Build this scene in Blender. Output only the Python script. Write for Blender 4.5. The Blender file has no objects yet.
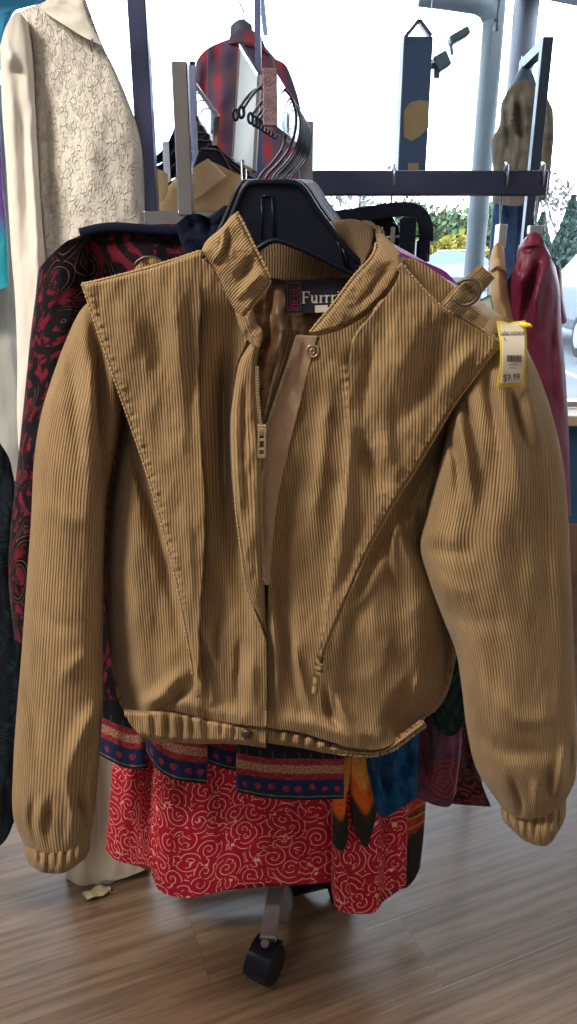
import bpy, math, random
import numpy as np
from mathutils import Vector, Matrix
random.seed(7); rng = np.random.RandomState(7)
SC = bpy.context.scene
COL = SC.collection
F = 740.0; TH = math.radians(19.5); CAMZ = 1.45
CT, ST = math.cos(TH), math.sin(TH)

def at(px, py, Y):
    """point of the shop at distance Y from the photographer along the floor"""
    x = (np.asarray(px, float)-288.5)/F; v = (512-np.asarray(py, float))/F
    k = np.asarray(Y, float)/(CT+v*ST)
    return np.stack(np.broadcast_arrays(x*k, k*(CT+v*ST), CAMZ+k*(-ST+v*CT)), -1)
def V(px, py, Y): return Vector(at(px, py, Y).tolist())
def floor_pt(px, py, z=0.0):
    v = (512-py)/F; k = (z-CAMZ)/(-ST+v*CT)
    return Vector(((px-288.5)/F*k, k*(CT+v*ST), z))

# ------------------------------------------------------------------ objects
def tag(o, label=None, cat=None, group=None, kind=None):
    if label: o['label'] = label
    if cat: o['category'] = cat
    if group: o['group'] = group
    if kind: o['kind'] = kind
    return o
def thing(name, label, cat, loc, group=None):
    o = bpy.data.objects.new(name, None); COL.objects.link(o)
    o.empty_display_size = .05; o.location = loc
    return tag(o, label, cat, group)
def wloc(o):
    v = Vector((0, 0, 0))
    while o: v = v+o.location; o = o.parent
    return v
def link(name, me, mat, parent=None, label=None, smooth=True):
    if mat is not None and not me.materials: me.materials.append(mat)
    if smooth: me.polygons.foreach_set('use_smooth', [True]*len(me.polygons))
    o = bpy.data.objects.new(name, me); COL.objects.link(o)
    if parent:
        o.parent = parent; me.transform(Matrix.Translation(-wloc(parent)))
    if label: o['label'] = label
    return o
class MB:
    """collects shapes of ONE mesh"""
    def __init__(s): s.v = []; s.f = []; s.uv = []; s.mi = []
    def add(s, vs, fs, uvs=None, m=0):
        b = len(s.v); s.v += [tuple(map(float, p)) for p in vs]
        for k, f in enumerate(fs):
            s.f.append([b+i for i in f]); s.mi.append(m)
            s.uv.append([tuple(uvs[i]) for i in f] if uvs is not None else [(0, 0)]*len(f))
    def grid(s, P, UV=None, wrap=False, m=0, flip=False):
        nv, nu = P.shape[:2]; vs = P.reshape(-1, 3); fs = []
        for j in range(nv-1):
            for i in range(nu-(0 if wrap else 1)):
                a = j*nu+i; b = j*nu+(i+1) % nu; c = (j+1)*nu+(i+1) % nu; d = (j+1)*nu+i
                fs.append((a, d, c, b) if not flip else (a, b, c, d))
        s.add(vs, fs, UV.reshape(-1, 2) if UV is not None else None, m)
    def hexa(s, c8, m=0):
        s.add(c8, [(0, 3, 2, 1), (4, 5, 6, 7), (0, 1, 5, 4), (1, 2, 6, 5), (2, 3, 7, 6), (3, 0, 4, 7)], m=m)
    def box(s, lo, hi, m=0):
        x0, y0, z0 = lo; x1, y1, z1 = hi
        s.hexa([(x0, y0, z0), (x1, y0, z0), (x1, y1, z0), (x0, y1, z0), (x0, y0, z1), (x1, y0, z1), (x1, y1, z1), (x0, y1, z1)], m)
    def bar(s, a, b, w, h, up=(0, 0, 1), m=0):
        a = Vector(a); b = Vector(b); d = (b-a).normalized(); u = Vector(up)
        sx = d.cross(u).normalized()*w/2; sy = sx.cross(d).normalized()*h/2
        s.hexa([a-sx-sy, a+sx-sy, a+sx+sy, a-sx+sy, b-sx-sy, b+sx-sy, b+sx+sy, b-sx+sy], m)
    def tube(s, pts, r, n=10, m=0, flat=None, cap=True):
        pts = [Vector(p) for p in pts]; k = len(pts)
        rr = list(r) if hasattr(r, '__len__') else [r]*k
        T = [(pts[min(i+1, k-1)]-pts[max(i-1, 0)]).normalized() for i in range(k)]
        ref = Vector((0, 1, 0)) if abs(T[0].y) < .9 else Vector((1, 0, 0))
        N = (ref-T[0]*ref.dot(T[0])).normalized(); rings = []
        for i in range(k):
            N = (N-T[i]*N.dot(T[i])).normalized(); B = T[i].cross(N)
            q = flat if flat else 1.0
            rings.append([pts[i]+(N*math.cos(2*math.pi*j/n)*q+B*math.sin(2*math.pi*j/n))*rr[i] for j in range(n)])
        vs = [p for R in rings for p in R]; fs = []
        for i in range(k-1):
            for j in range(n):
                fs.append((i*n+j, i*n+(j+1) % n, (i+1)*n+(j+1) % n, (i+1)*n+j))
        if cap: fs += [tuple(range(n))[::-1], tuple((k-1)*n+j for j in range(n))]
        s.add(vs, fs, m=m)
    def mesh(s, name, mats=None):
        me = bpy.data.meshes.new(name); me.from_pydata(s.v, [], s.f)
        uvl = me.uv_layers.new(name='uv'); flat = np.array([c for f in s.uv for u in f for c in u], np.float32)
        uvl.data.foreach_set('uv', flat)
        if mats:
            for m in mats: me.materials.append(m)
            me.polygons.foreach_set('material_index', s.mi)
        me.update(); return me
    def build(s, name, mat, parent=None, label=None, smooth=False, bevel=0, auto=False):
        mats = mat if isinstance(mat, (list, tuple)) else [mat]
        o = link(name, s.mesh(name, mats), None, parent, label, smooth)
        if bevel:
            b = o.modifiers.new('bevel', 'BEVEL'); b.width = bevel; b.segments = 2; b.limit_method = 'ANGLE'
        return o

# ------------------------------------------------------------------ curves and cloth
def spline(pts, n):
    """n points evenly along a smooth line through pts"""
    P = np.array(pts, float)
    if len(P) > 2:
        Q = np.vstack([2*P[0]-P[1], P, 2*P[-1]-P[-2]]); out = []
        for i in range(1, len(Q)-2):
            t = np.linspace(0, 1, 12, endpoint=False)[:, None]
            p0, p1, p2, p3 = Q[i-1:i+3]
            out.append(.5*((2*p1)+(-p0+p2)*t+(2*p0-5*p1+4*p2-p3)*t**2+(-p0+3*p1-3*p2+p3)*t**3))
        P = np.vstack(out+[P[-1:]])
    L = np.concatenate([[0], np.cumsum(np.linalg.norm(np.diff(P, axis=0), axis=1))])
    q = np.linspace(0, L[-1], n)
    return np.stack([np.interp(q, L, P[:, k]) for k in range(P.shape[1])], 1)
def coons(top, bottom, left, right, nu, nv):
    """top/bottom run left to right, left/right run top to bottom"""
    T, B, L, R = spline(top, nu), spline(bottom, nu), spline(left, nv), spline(right, nv)
    s = np.linspace(0, 1, nu)[None, :, None]; t = np.linspace(0, 1, nv)[:, None, None]
    return ((1-t)*T[None]+t*B[None]+(1-s)*L[:, None]+s*R[:, None]
            - ((1-s)*(1-t)*T[0]+s*(1-t)*T[-1]+(1-s)*t*B[0]+s*t*B[-1]))
_tab = rng.rand(64, 64)
def vnoise(x, y):
    xi = np.floor(x).astype(int); yi = np.floor(y).astype(int); fx = x-xi; fy = y-yi
    fx = fx*fx*(3-2*fx); fy = fy*fy*(3-2*fy)
    g = lambda a, b: _tab[a % 64, b % 64]
    return ((g(xi, yi)*(1-fx)+g(xi+1, yi)*fx)*(1-fy)+(g(xi, yi+1)*(1-fx)+g(xi+1, yi+1)*fx)*fy)*2-1
def polydist(px, py, pts):
    """distance to and arc position along a drawn line"""
    P = spline(pts, max(2, 6*len(pts))) if len(pts) > 2 else np.array(pts, float)
    best = np.full(px.shape, 1e9); arc = np.zeros(px.shape); sd = np.zeros(px.shape); acc = 0
    for a, b in zip(P[:-1], P[1:]):
        d = b-a; l2 = max(d@d, 1e-9); t = np.clip(((px-a[0])*d[0]+(py-a[1])*d[1])/l2, 0, 1)
        q = np.hypot(px-a[0]-t*d[0], py-a[1]-t*d[1]); m = q < best
        best = np.where(m, q, best); arc = np.where(m, acc+t*math.sqrt(l2), arc)
        sd = np.where(m, np.sign(d[0]*(py-a[1])-d[1]*(px-a[0])), sd); acc += math.sqrt(l2)
    return best, arc, sd, acc
CR = 1.45
def relief(px, py, creases=(), ripples=(), noise=(0.0, 40, 60), steps=()):
    """how far cloth stands towards the viewer, metres"""
    h = np.zeros(px.shape)
    for pts, w, a in creases:
        d, arc, _, L = polydist(px, py, pts)
        h += CR*a*np.exp(-(d/w)**2)*np.clip((arc+.5*w)/(.22*L+w), 0, 1)**.8*np.clip((L-arc)/(.5*L), 0, 1)**.9
    for pts, w, a, wl in ripples:
        d, arc, _, _ = polydist(px, py, pts)
        ph = vnoise(arc/25, arc*0+3.3)*2.5
        h += a*np.sin(arc*2*math.pi/wl+ph)*np.exp(-(d/w)**2)
    for pts, w, a in steps:        # one side of a seam stands higher
        d, _, sd, _ = polydist(px, py, pts)
        h += a*.5*(1+np.tanh(sd*d/w))
    if noise[0]:
        h += noise[0]*(vnoise(px/noise[1]+5, py/noise[2]+9)+.5*vnoise(px/noise[1]*2.3, py/noise[2]*2.1+4)+.25*vnoise(px/noise[1]*5, py/noise[2]*4))
    return h
def jy(px, py):                                   # plane the jacket hangs in (it turns slightly)
    return .86-(px-288)/288*.035
def sheet(name, g, Yf, mat, parent, uv='x', thick=.004, label=None, rnd=(0, 1), rel=None, mm=1.0, flip=False, skew=0.0, build=True):
    top, bottom, left, right, nu, nv = g
    G = coons(top, bottom, left, right, nu, nv); px, py = G[..., 0], G[..., 1]
    Y = Yf(px, py) if callable(Yf) else np.full(px.shape, float(Yf))
    if rnd[0]:
        e = np.full(px.shape, 1e9)
        for side in (rnd[2] if len(rnd) > 2 else 'lrtb'):
            e = np.minimum(e, polydist(px, py, dict(l=left, r=right, t=top, b=bottom)[side])[0])
        Y = Y+rnd[0]*np.clip(1-e/rnd[1], 0, 1)**2
    if rel: Y = Y-relief(px, py, **rel)
    P = at(px, py, Y)
    s, t = np.meshgrid(np.linspace(0, 1, nu), np.linspace(0, 1, nv))
    sc = .9/F
    W = sc*np.mean(np.linalg.norm(np.diff(G, axis=1), axis=2).sum(1)); H = sc*np.mean(np.linalg.norm(np.diff(G, axis=0), axis=2).sum(0))
    if uv == 'x': U = np.stack([P[..., 0]+skew*P[..., 2], P[..., 2]], -1)
    elif uv == 's': U = np.stack([s*W, (1-t)*H], -1)
    else: U = np.stack([t*H, s*W], -1)
    m = MB(); m.grid(P, U, flip=flip)
    o = link(name, m.mesh(name), mat, parent, label)
    if thick:
        sm = o.modifiers.new('thickness', 'SOLIDIFY'); sm.thickness = thick; sm.offset = -1 if not flip else 1
    return o
def body(name, g, Yc, D, mat, parent, label=None, n=64, rel=None, back=.8, power=.6, uvw=None, front_only=.0, caps=(True, True)):
    """closed garment volume: outline by its two sides, depth D(t)"""
    top, bottom, left, right, nv = g; nu = n//2+1
    phi = np.linspace(0, math.pi, nu); sv = (1-np.cos(phi))/2
    T, B, L, R = spline(top, 400), spline(bottom, 400), spline(left, nv), spline(right, nv)
    pick = lambda C: np.stack([np.interp(sv, np.linspace(0, 1, 400), C[:, k]) for k in (0, 1)], 1)
    T, B = pick(T), pick(B); s = sv[None, :, None]; t = np.linspace(0, 1, nv)[:, None, None]
    G = ((1-t)*T[None]+t*B[None]+(1-s)*L[:, None]+s*R[:, None]-((1-s)*(1-t)*T[0]+s*(1-t)*T[-1]+(1-s)*t*B[0]+s*t*B[-1]))
    px, py = G[..., 0], G[..., 1]
    prof = np.abs(np.sin(phi))[None, :]**power
    tt = np.linspace(0, 1, nv)[:, None]
    Dt = D(tt) if callable(D) else D*np.ones_like(tt)
    Y0 = Yc(px, py) if callable(Yc) else np.full(px.shape, float(Yc))
    r = relief(px, py, **rel) if rel else 0
    Pf = at(px, py, Y0-Dt*prof-r*np.minimum(1, prof*1.5)); Pb = at(px, py, Y0+Dt*back*prof)
    P = np.concatenate([Pf, Pb[:, -2:0:-1]], 1)
    sc = .9/F; W = uvw if uvw else sc*np.mean(np.linalg.norm(np.diff(G, axis=1), axis=2).sum(1))
    H = sc*np.mean(np.linalg.norm(np.diff(G, axis=0), axis=2).sum(0))
    H = float(np.mean(np.linalg.norm(np.diff(Pf, axis=0), axis=2).sum(0)))
    nn = P.shape[1]
    wid = np.concatenate([[0], np.cumsum(np.linalg.norm(np.diff(np.concatenate([P[nv//2], P[nv//2][:1]]), axis=0), axis=1))])
    U = np.stack([np.broadcast_to(wid[None, :-1], (nv, nn)), np.broadcast_to((1-np.linspace(0, 1, nv))[:, None]*H, (nv, nn))], -1)
    m = MB()
    # wrap by hand so the seam keeps its own uv
    P2 = np.concatenate([P, P[:, :1]], 1); U2 = np.concatenate([U, np.stack([np.full(nv, wid[-1]), U[:, 0, 1]], -1)[:, None]], 1)
    m.grid(P2, U2)
    if caps[0]: m.add(P[0], [tuple(range(nn))], U[0])
    if caps[1]: m.add(P[-1], [tuple(range(nn))[::-1]], U[-1])
    me = m.mesh(name)
    o = link(name, me, mat, parent, label)
    return o

# ------------------------------------------------------------------ materials
class NT:
    def __init__(s, name):
        s.m = bpy.data.materials.new(name); s.m.use_nodes = True; s.t = s.m.node_tree; s.t.nodes.clear()
        s.out = s.n('ShaderNodeOutputMaterial')
    def n(s, k, **kw):
        nd = s.t.nodes.new(k)
        for a, b in kw.items(): setattr(nd, a, b)
        return nd
    def l(s, a, b): s.t.links.new(a, b)
    def put(s, sock, v):
        if isinstance(v, (int, float)): sock.default_value = v
        elif isinstance(v, (tuple, list)): sock.default_value = tuple(v) if len(v) == len(sock.default_value) else tuple(v)+(1,)
        else: s.l(v, sock)
    def M(s, op, a, b=0.0, c=0.0):
        nd = s.n('ShaderNodeMath', operation=op)
        s.put(nd.inputs[0], a); s.put(nd.inputs[1], b)
        if op in ('MULTIPLY_ADD', 'SMOOTH_MIN', 'COMPARE'): s.put(nd.inputs[2], c)
        return nd.outputs[0]
    def ramp(s, v, a, b, lo=0.0, hi=1.0, smooth=True):
        nd = s.n('ShaderNodeMapRange', interpolation_type='SMOOTHSTEP' if smooth else 'LINEAR')
        s.put(nd.inputs[0], v); s.put(nd.inputs[1], a); s.put(nd.inputs[2], b); s.put(nd.inputs[3], lo); s.put(nd.inputs[4], hi)
        return nd.outputs[0]
    def mix(s, f, a, b):
        nd = s.n('ShaderNodeMix', data_type='RGBA'); s.put(nd.inputs[0], f); s.put(nd.inputs[6], a); s.put(nd.inputs[7], b); return nd.outputs[2]
    def uv(s, sx=1, sy=1, rot=0):
        tc = s.n('ShaderNodeTexCoord'); mp = s.n('ShaderNodeMapping'); s.l(tc.outputs['UV'], mp.inputs[0])
        mp.inputs['Scale'].default_value = (sx, sy, 1); mp.inputs['Rotation'].default_value = (0, 0, rot); return mp.outputs[0]
    def objc(s, sx=1, sy=1, sz=1, rot=(0, 0, 0)):
        tc = s.n('ShaderNodeTexCoord'); mp = s.n('ShaderNodeMapping'); s.l(tc.outputs['Object'], mp.inputs[0])
        mp.inputs['Scale'].default_value = (sx, sy, sz); mp.inputs['Rotation'].default_value = rot; return mp.outputs[0]
    def xyz(s, v):
        nd = s.n('ShaderNodeSeparateXYZ'); s.l(v, nd.inputs[0]); return nd.outputs
    def comb(s, x, y, z=0.0):
        nd = s.n('ShaderNodeCombineXYZ'); s.put(nd.inputs[0], x); s.put(nd.inputs[1], y); s.put(nd.inputs[2], z); return nd.outputs[0]
    def noise(s, v, sc, det=2, rough=.5, dist=0):
        nd = s.n('ShaderNodeTexNoise'); s.l(v, nd.inputs['Vector']); nd.inputs['Scale'].default_value = sc
        nd.inputs['Detail'].default_value = det; nd.inputs['Roughness'].default_value = rough; nd.inputs['Distortion'].default_value = dist
        return nd.outputs['Fac']
    def noisec(s, v, sc, det=2):
        nd = s.n('ShaderNodeTexNoise'); s.l(v, nd.inputs['Vector']); nd.inputs['Scale'].default_value = sc; nd.inputs['Detail'].default_value = det
        return nd.outputs['Color']
    def warp(s, v, sc, amt, det=2):
        a = s.n('ShaderNodeVectorMath', operation='SUBTRACT'); s.l(s.noisec(v, sc, det), a.inputs[0]); a.inputs[1].default_value = (.5, .5, .5)
        b = s.n('ShaderNodeVectorMath', operation='SCALE'); s.l(a.outputs[0], b.inputs[0]); b.inputs['Scale'].default_value = amt
        c = s.n('ShaderNodeVectorMath', operation='ADD'); s.l(v, c.inputs[0]); s.l(b.outputs[0], c.inputs[1]); return c.outputs[0]
    def voro(s, v, sc, feature='F1', rnd=1.0):
        nd = s.n('ShaderNodeTexVoronoi', feature=feature, voronoi_dimensions='2D'); s.l(v, nd.inputs['Vector'])
        nd.inputs['Scale'].default_value = sc; nd.inputs['Randomness'].default_value = rnd; return nd
    def bump(s, h, dist=.001, strength=1.0, prev=None):
        nd = s.n('ShaderNodeBump'); s.l(h, nd.inputs['Height']); nd.inputs['Distance'].default_value = dist; nd.inputs['Strength'].default_value = strength
        if prev is not None: s.l(prev, nd.inputs['Normal'])
        return nd.outputs[0]
    def bsdf(s, col, rough=.6, metal=0.0, normal=None, sheen=0.0, spec=.5, **kw):
        b = s.n('ShaderNodeBsdfPrincipled'); s.put(b.inputs['Base Color'], col); s.put(b.inputs['Roughness'], rough); s.put(b.inputs['Metallic'], metal)
        b.inputs['Specular IOR Level'].default_value = spec
        if sheen: b.inputs['Sheen Weight'].default_value = sheen; b.inputs['Sheen Roughness'].default_value = .4
        for k, v in kw.items(): s.put(b.inputs[k.replace('_', ' ')], v)
        if normal is not None: s.l(normal, b.inputs['Normal'])
        s.l(b.outputs[0], s.out.inputs[0]); return s.m
def plain(name, col, rough=.6, metal=0.0, nz=.12, sc=40, bump=0.0, **kw):
    """uniform stuff with a little natural unevenness"""
    t = NT(name); v = t.objc(); f = t.noise(v, sc, 3)
    c = t.mix(f, tuple(x*(1-nz) for x in col), tuple(min(1, x*(1+nz)) for x in col))
    nrm = t.bump(t.noise(v, sc*3, 2), bump) if bump else None
    return t.bsdf(c, t.ramp(f, 0, 1, rough*.85, min(1, rough*1.15)), metal, nrm, **kw)
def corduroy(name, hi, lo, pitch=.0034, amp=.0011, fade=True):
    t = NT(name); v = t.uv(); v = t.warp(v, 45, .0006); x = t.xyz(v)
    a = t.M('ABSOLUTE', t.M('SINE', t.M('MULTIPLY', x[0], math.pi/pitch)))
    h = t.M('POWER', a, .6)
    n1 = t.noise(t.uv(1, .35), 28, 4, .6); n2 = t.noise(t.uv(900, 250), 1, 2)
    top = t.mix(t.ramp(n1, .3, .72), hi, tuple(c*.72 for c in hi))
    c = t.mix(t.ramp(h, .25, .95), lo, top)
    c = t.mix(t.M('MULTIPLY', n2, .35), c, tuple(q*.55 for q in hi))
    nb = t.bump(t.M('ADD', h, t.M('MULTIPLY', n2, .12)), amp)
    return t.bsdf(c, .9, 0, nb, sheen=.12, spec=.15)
M = {}
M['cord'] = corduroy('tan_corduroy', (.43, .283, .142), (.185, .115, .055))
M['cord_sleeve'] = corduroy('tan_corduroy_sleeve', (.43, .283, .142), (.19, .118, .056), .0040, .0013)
M['cord_edge'] = plain('tan_corduroy_piping', (.43, .285, .145), .9, nz=.25, sc=300, spec=.2)
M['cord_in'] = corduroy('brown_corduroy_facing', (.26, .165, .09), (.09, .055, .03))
M['tape'] = plain('beige_twill', (.46, .31, .205), .8, nz=.12, sc=90, bump=.0003)
M['lining'] = plain('brown_satin', (.19, .10, .05), .42, nz=.15, sc=18, bump=.004, sheen=.2)
M['brass'] = plain('antique_brass', (.55, .42, .28), .35, .7)
M['bronze'] = plain('dark_bronze', (.10, .08, .07), .4, .85)
M['black_plastic'] = plain('black_plastic', (.006, .008, .020), .34, nz=.1, sc=30, spec=.22)
M['hook_wire'] = plain('dark_steel_wire', (.05, .052, .075), .35, .7)
M['wire'] = plain('steel_wire', (.45, .46, .5), .3, .9)
M['chrome'] = plain('brushed_chrome', (.46, .47, .52), .16, 1.0, nz=.08)
M['chrome_dark'] = plain('chrome_painted_reflections', (.10, .12, .23), .25, .9, nz=.5, sc=9)  # dark, sky-blue reflections put into the base colour as coarse noise
M['steel'] = plain('grey_steel', (.36, .36, .37), .35, .5)
M['rubber'] = plain('black_rubber', (.008, .008, .008), .55, spec=.3)
M['navy_label'] = plain('navy_woven_label', (.012, .014, .035), .7, bump=.0003)
M['pink_thread'] = plain('pink_thread', (.50, .05, .16), .8)
M['white_thread'] = plain('white_thread', (.72, .68, .62), .8)
M['grey_thread'] = plain('grey_thread', (.18, .14, .17), .8)
M['paper'] = plain('cream_paper', (.80, .72, .58), .8, nz=.03)
M['yellow_paper'] = plain('yellow_paper', (.82, .62, .05), .7, nz=.05)
M['ink'] = plain('grey_ink', (.06, .05, .07), .8)
M['card'] = plain('white_card', (.80, .85, .88), .25, nz=.03)
# ================================================================== the corduroy jacket
jk = thing('corduroy_jacket', 'tan corduroy bomber jacket with wide folded shoulder flaps hanging unzipped at the front', 'jacket', V(265, 700, .88))
C_ = M['cord']; CS = M['cord_sleeve']
jb = lambda off: (lambda px, py: jy(px, py)+off)
# ---- sleeves
LW = [((60, 350), (48, 470), (40, 600)), ]
body('sleeve', (
    [(96, 296), (100, 296), (106, 300), (112, 318)], [(24, 846), (45, 853), (68, 851), (90, 838)],
    [(96, 296), (80, 311), (66, 340), (52, 378), (41, 415), (34, 460), (31, 520), (26, 590), (21, 660), (16, 720), (13, 770), (13, 815), (24, 846)],
    [(112, 318), (119, 360), (121, 410), (114, 455), (107, 500), (104, 560), (103, 640), (103, 700), (100, 750), (96, 800), (90, 838)], 260),
    jb(.03), lambda t: .018+.048*np.clip(t*5, 0, 1)**.6-.02*np.clip((t-.86)/.14, 0, 1)**2, CS, jk, n=150,
    rel=dict(creases=[([(92, 312), (100, 370), (102, 440), (104, 520)], 7, -.02), ([(84, 330), (88, 400), (90, 480), (84, 560)], 7, .006),
                      ([(70, 340), (76, 400), (78, 470)], 6, -.005), ([(95, 340), (92, 390), (96, 450)], 4, .007),
                      ([(102, 700), (85, 730), (70, 770), (62, 800)], 9, .011), ([(100, 725), (86, 752), (74, 790)], 6, -.010),
                      ([(52, 800), (47, 825), (50, 850)], 4, -.008), ([(66, 785), (72, 815), (68, 850)], 4, .008),
                      ([(76, 790), (84, 815), (82, 842)], 4, -.009), ([(34, 795), (32, 820), (38, 850)], 4, -.007), ([(40, 800), (40, 830)], 4, .005),
                      ([(24, 690), (34, 720), (36, 760)], 6, -.006), ([(90, 770), (90, 800), (88, 830)], 4, .006),
                      ([(30, 600), (60, 625), (95, 622)], 9, -.003), ([(40, 500), (70, 520), (96, 514)], 10, .003), ([(60, 680), (80, 660), (100, 655)], 8, .004)],
             noise=(.003, 26, 90)))
body('sleeve', (
    [(478, 330), (492, 318), (507, 318), (523, 340)], [(502, 808), (520, 818), (545, 816), (566, 800)],
    [(478, 330), (470, 370), (458, 402), (449, 430), (437, 475), (427, 515), (420, 546), (429, 580), (443, 618), (456, 652), (462, 690), (467, 730), (477, 770), (502, 808)],
    [(523, 340), (541, 380), (555, 425), (564, 470), (569, 530), (572, 600), (574, 660), (576, 710), (577, 750), (575, 780), (566, 800)], 260),
    jb(.02), lambda t: .022+.062*np.clip(t*4, 0, 1)**.6-.025*np.clip((t-.86)/.14, 0, 1)**2, CS, jk, n=170,
    rel=dict(creases=[([(455, 405), (463, 440), (470, 480), (474, 520)], 5, .012), ([(464, 398), (472, 430), (480, 468)], 4, -.014), ([(448, 432), (456, 462), (458, 500)], 4, -.010),
                      ([(500, 380), (506, 420), (518, 470), (524, 540)], 9, .012), ([(486, 372), (492, 410), (500, 450)], 5, -.013),
                      ([(512, 390), (520, 425), (532, 460)], 5, -.012), ([(524, 372), (532, 410), (542, 450)], 6, .008),
                      ([(425, 545), (450, 552), (480, 550)], 8, -.004), ([(430, 570), (455, 590), (490, 592)], 8, .003),
                      ([(440, 600), (470, 620), (520, 618)], 10, -.003), ([(505, 480), (495, 560), (505, 640)], 16, .006),
                      ([(540, 500), (548, 600), (550, 700)], 10, -.005), ([(490, 690), (520, 720), (560, 715)], 10, .006),
                      ([(480, 730), (510, 752), (560, 752)], 9, -.006), ([(512, 780), (520, 800), (522, 820)], 4, -.007), ([(535, 780), (538, 815)], 4, .006),
                      ([(550, 770), (550, 800)], 4, -.008), ([(564, 745), (560, 780), (556, 800)], 4, .008), ([(572, 740), (568, 780)], 3, -.008)],
             noise=(.0035, 30, 80)))
cl = body('cuff', ([(24, 844), (45, 851), (68, 849), (90, 836)], [(31, 866), (45, 873), (66, 872), (86, 858)],
    [(24, 844), (25, 856), (31, 866)], [(90, 836), (90, 848), (86, 858)], 26), jb(.03), lambda t: .045+.008*np.sin(math.pi*t), CS, jk, n=120,
    rel=dict(creases=[([(38+9*k, 846), (40+8.5*k, 870)], 2.2, -.005) for k in range(6)], noise=(.003, 6, 30)))
cr = body('cuff', ([(500, 808), (520, 816), (545, 815), (566, 797)], [(511, 829), (527, 842), (548, 845), (563, 824)],
    [(500, 808), (503, 820), (511, 829)], [(566, 797), (566, 812), (563, 824)], 26), jb(.02), lambda t: .05+.008*np.sin(math.pi*t), CS, jk, n=120,
    rel=dict(creases=[([(509+8*k, 812), (515+7*k, 842)], 2.2, -.004) for k in range(7)], noise=(.004, 6, 30)))
# ---- back of the body with the lining seen in the neck
sheet('back_panel', ([(110, 330), (200, 262), (300, 258), (400, 262), (470, 350)], [(140, 724), (270, 740), (420, 722)],
    [(110, 330), (118, 400), (106, 560), (118, 690), (140, 724)], [(470, 350), (450, 430), (452, 560), (450, 670), (420, 722)], 60, 60),
    jb(.13), C_, jk, rnd=(-.06, 40, 'lr'), flip=False)
sheet('lining', ([(225, 262), (290, 268), (372, 262)], [(235, 560), (275, 565), (330, 560)],
    [(225, 262), (222, 400), (235, 560)], [(372, 262), (350, 400), (330, 560)], 70, 90), jb(.095), M['lining'], jk, uv='x', thick=.002,
    rel=dict(creases=[([(272, 280), (270, 320), (262, 400)], 3, -.006), ([(285, 320), (278, 350), (270, 380)], 7, .008), ([(250, 300), (252, 360)], 8, .008)], noise=(.005, 14, 22)))
sheet('collar_lining', ([(247, 236), (290, 226), (326, 222), (350, 219), (366, 222)], [(252, 275), (290, 281), (330, 279), (362, 268)],
    [(247, 236), (250, 255), (252, 275)], [(366, 222), (374, 236), (362, 268)], 70, 30), lambda px, py: jy(px, py)+.085-.06*np.clip((px-330)/40, 0, 1)**2, M['cord_in'], jk, uv='s', rnd=(.006, 4, 't'))
# ---- front panels
fl_left = [(92, 305), (108, 350), (119, 400), (116, 450), (110, 490), (106, 550), (106, 614), (113, 671), (124, 711)]
front_rel = dict(creases=[([(104, 372), (126, 434), (142, 482), (156, 532), (167, 574), (176, 614), (182, 650)], 6, -.016), ([(132, 704), (170, 700), (217, 712), (262, 718)], 8, .007), ([(226, 350), (224, 400), (225, 460), (229, 510)], 5, -.014), ([(226, 340), (222, 400), (224, 470), (232, 540), (240, 590), (252, 640)], 9, -.016), ([(205, 330), (202, 400), (206, 480), (212, 560)], 10, .006),
                 ([(217, 610), (216, 650), (222, 700)], 4, -.006), ([(196, 640), (206, 670), (210, 712)], 4, -.008), ([(200, 632), (216, 664), (226, 700)], 4, .006),
                 ([(186, 670), (165, 690), (145, 706), (128, 712)], 7, .008), ([(190, 688), (172, 702), (150, 714)], 4, -.009),
                 ([(240, 640), (238, 680), (242, 720)], 4, -.006), ([(250, 650), (252, 690), (250, 722)], 5, .005),
                 ([(128, 470), (122, 560), (124, 650)], 14, .006), ([(150, 520), (160, 600), (166, 660)], 10, -.004),
                 ([(120, 430), (116, 480), (112, 540)], 6, -.010)],
          noise=(.0035, 30, 46), steps=[([(199, 330), (199, 430), (203, 520), (199, 620), (203, 710)], 2.2, .002)])
sheet('front_panel', ([(92, 305), (150, 275), (200, 258), (232, 300), (250, 334)], [(124, 711), (145, 712), (170, 711), (217, 722), (265, 728)],
    fl_left, [(250, 334), (243, 350), (236, 368), (231, 402), (230, 430), (232, 470), (236, 510), (241, 550), (247, 590), (262, 632), (266, 650), (266, 728)], 190, 240),
    lambda px, py: jy(px, py)-.008-.012*np.clip((px-225)/30, 0, 1), C_, jk, rnd=(.09, 34, 'l'), rel=front_rel, label='front panel on the side with the snap at its waistband')
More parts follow.
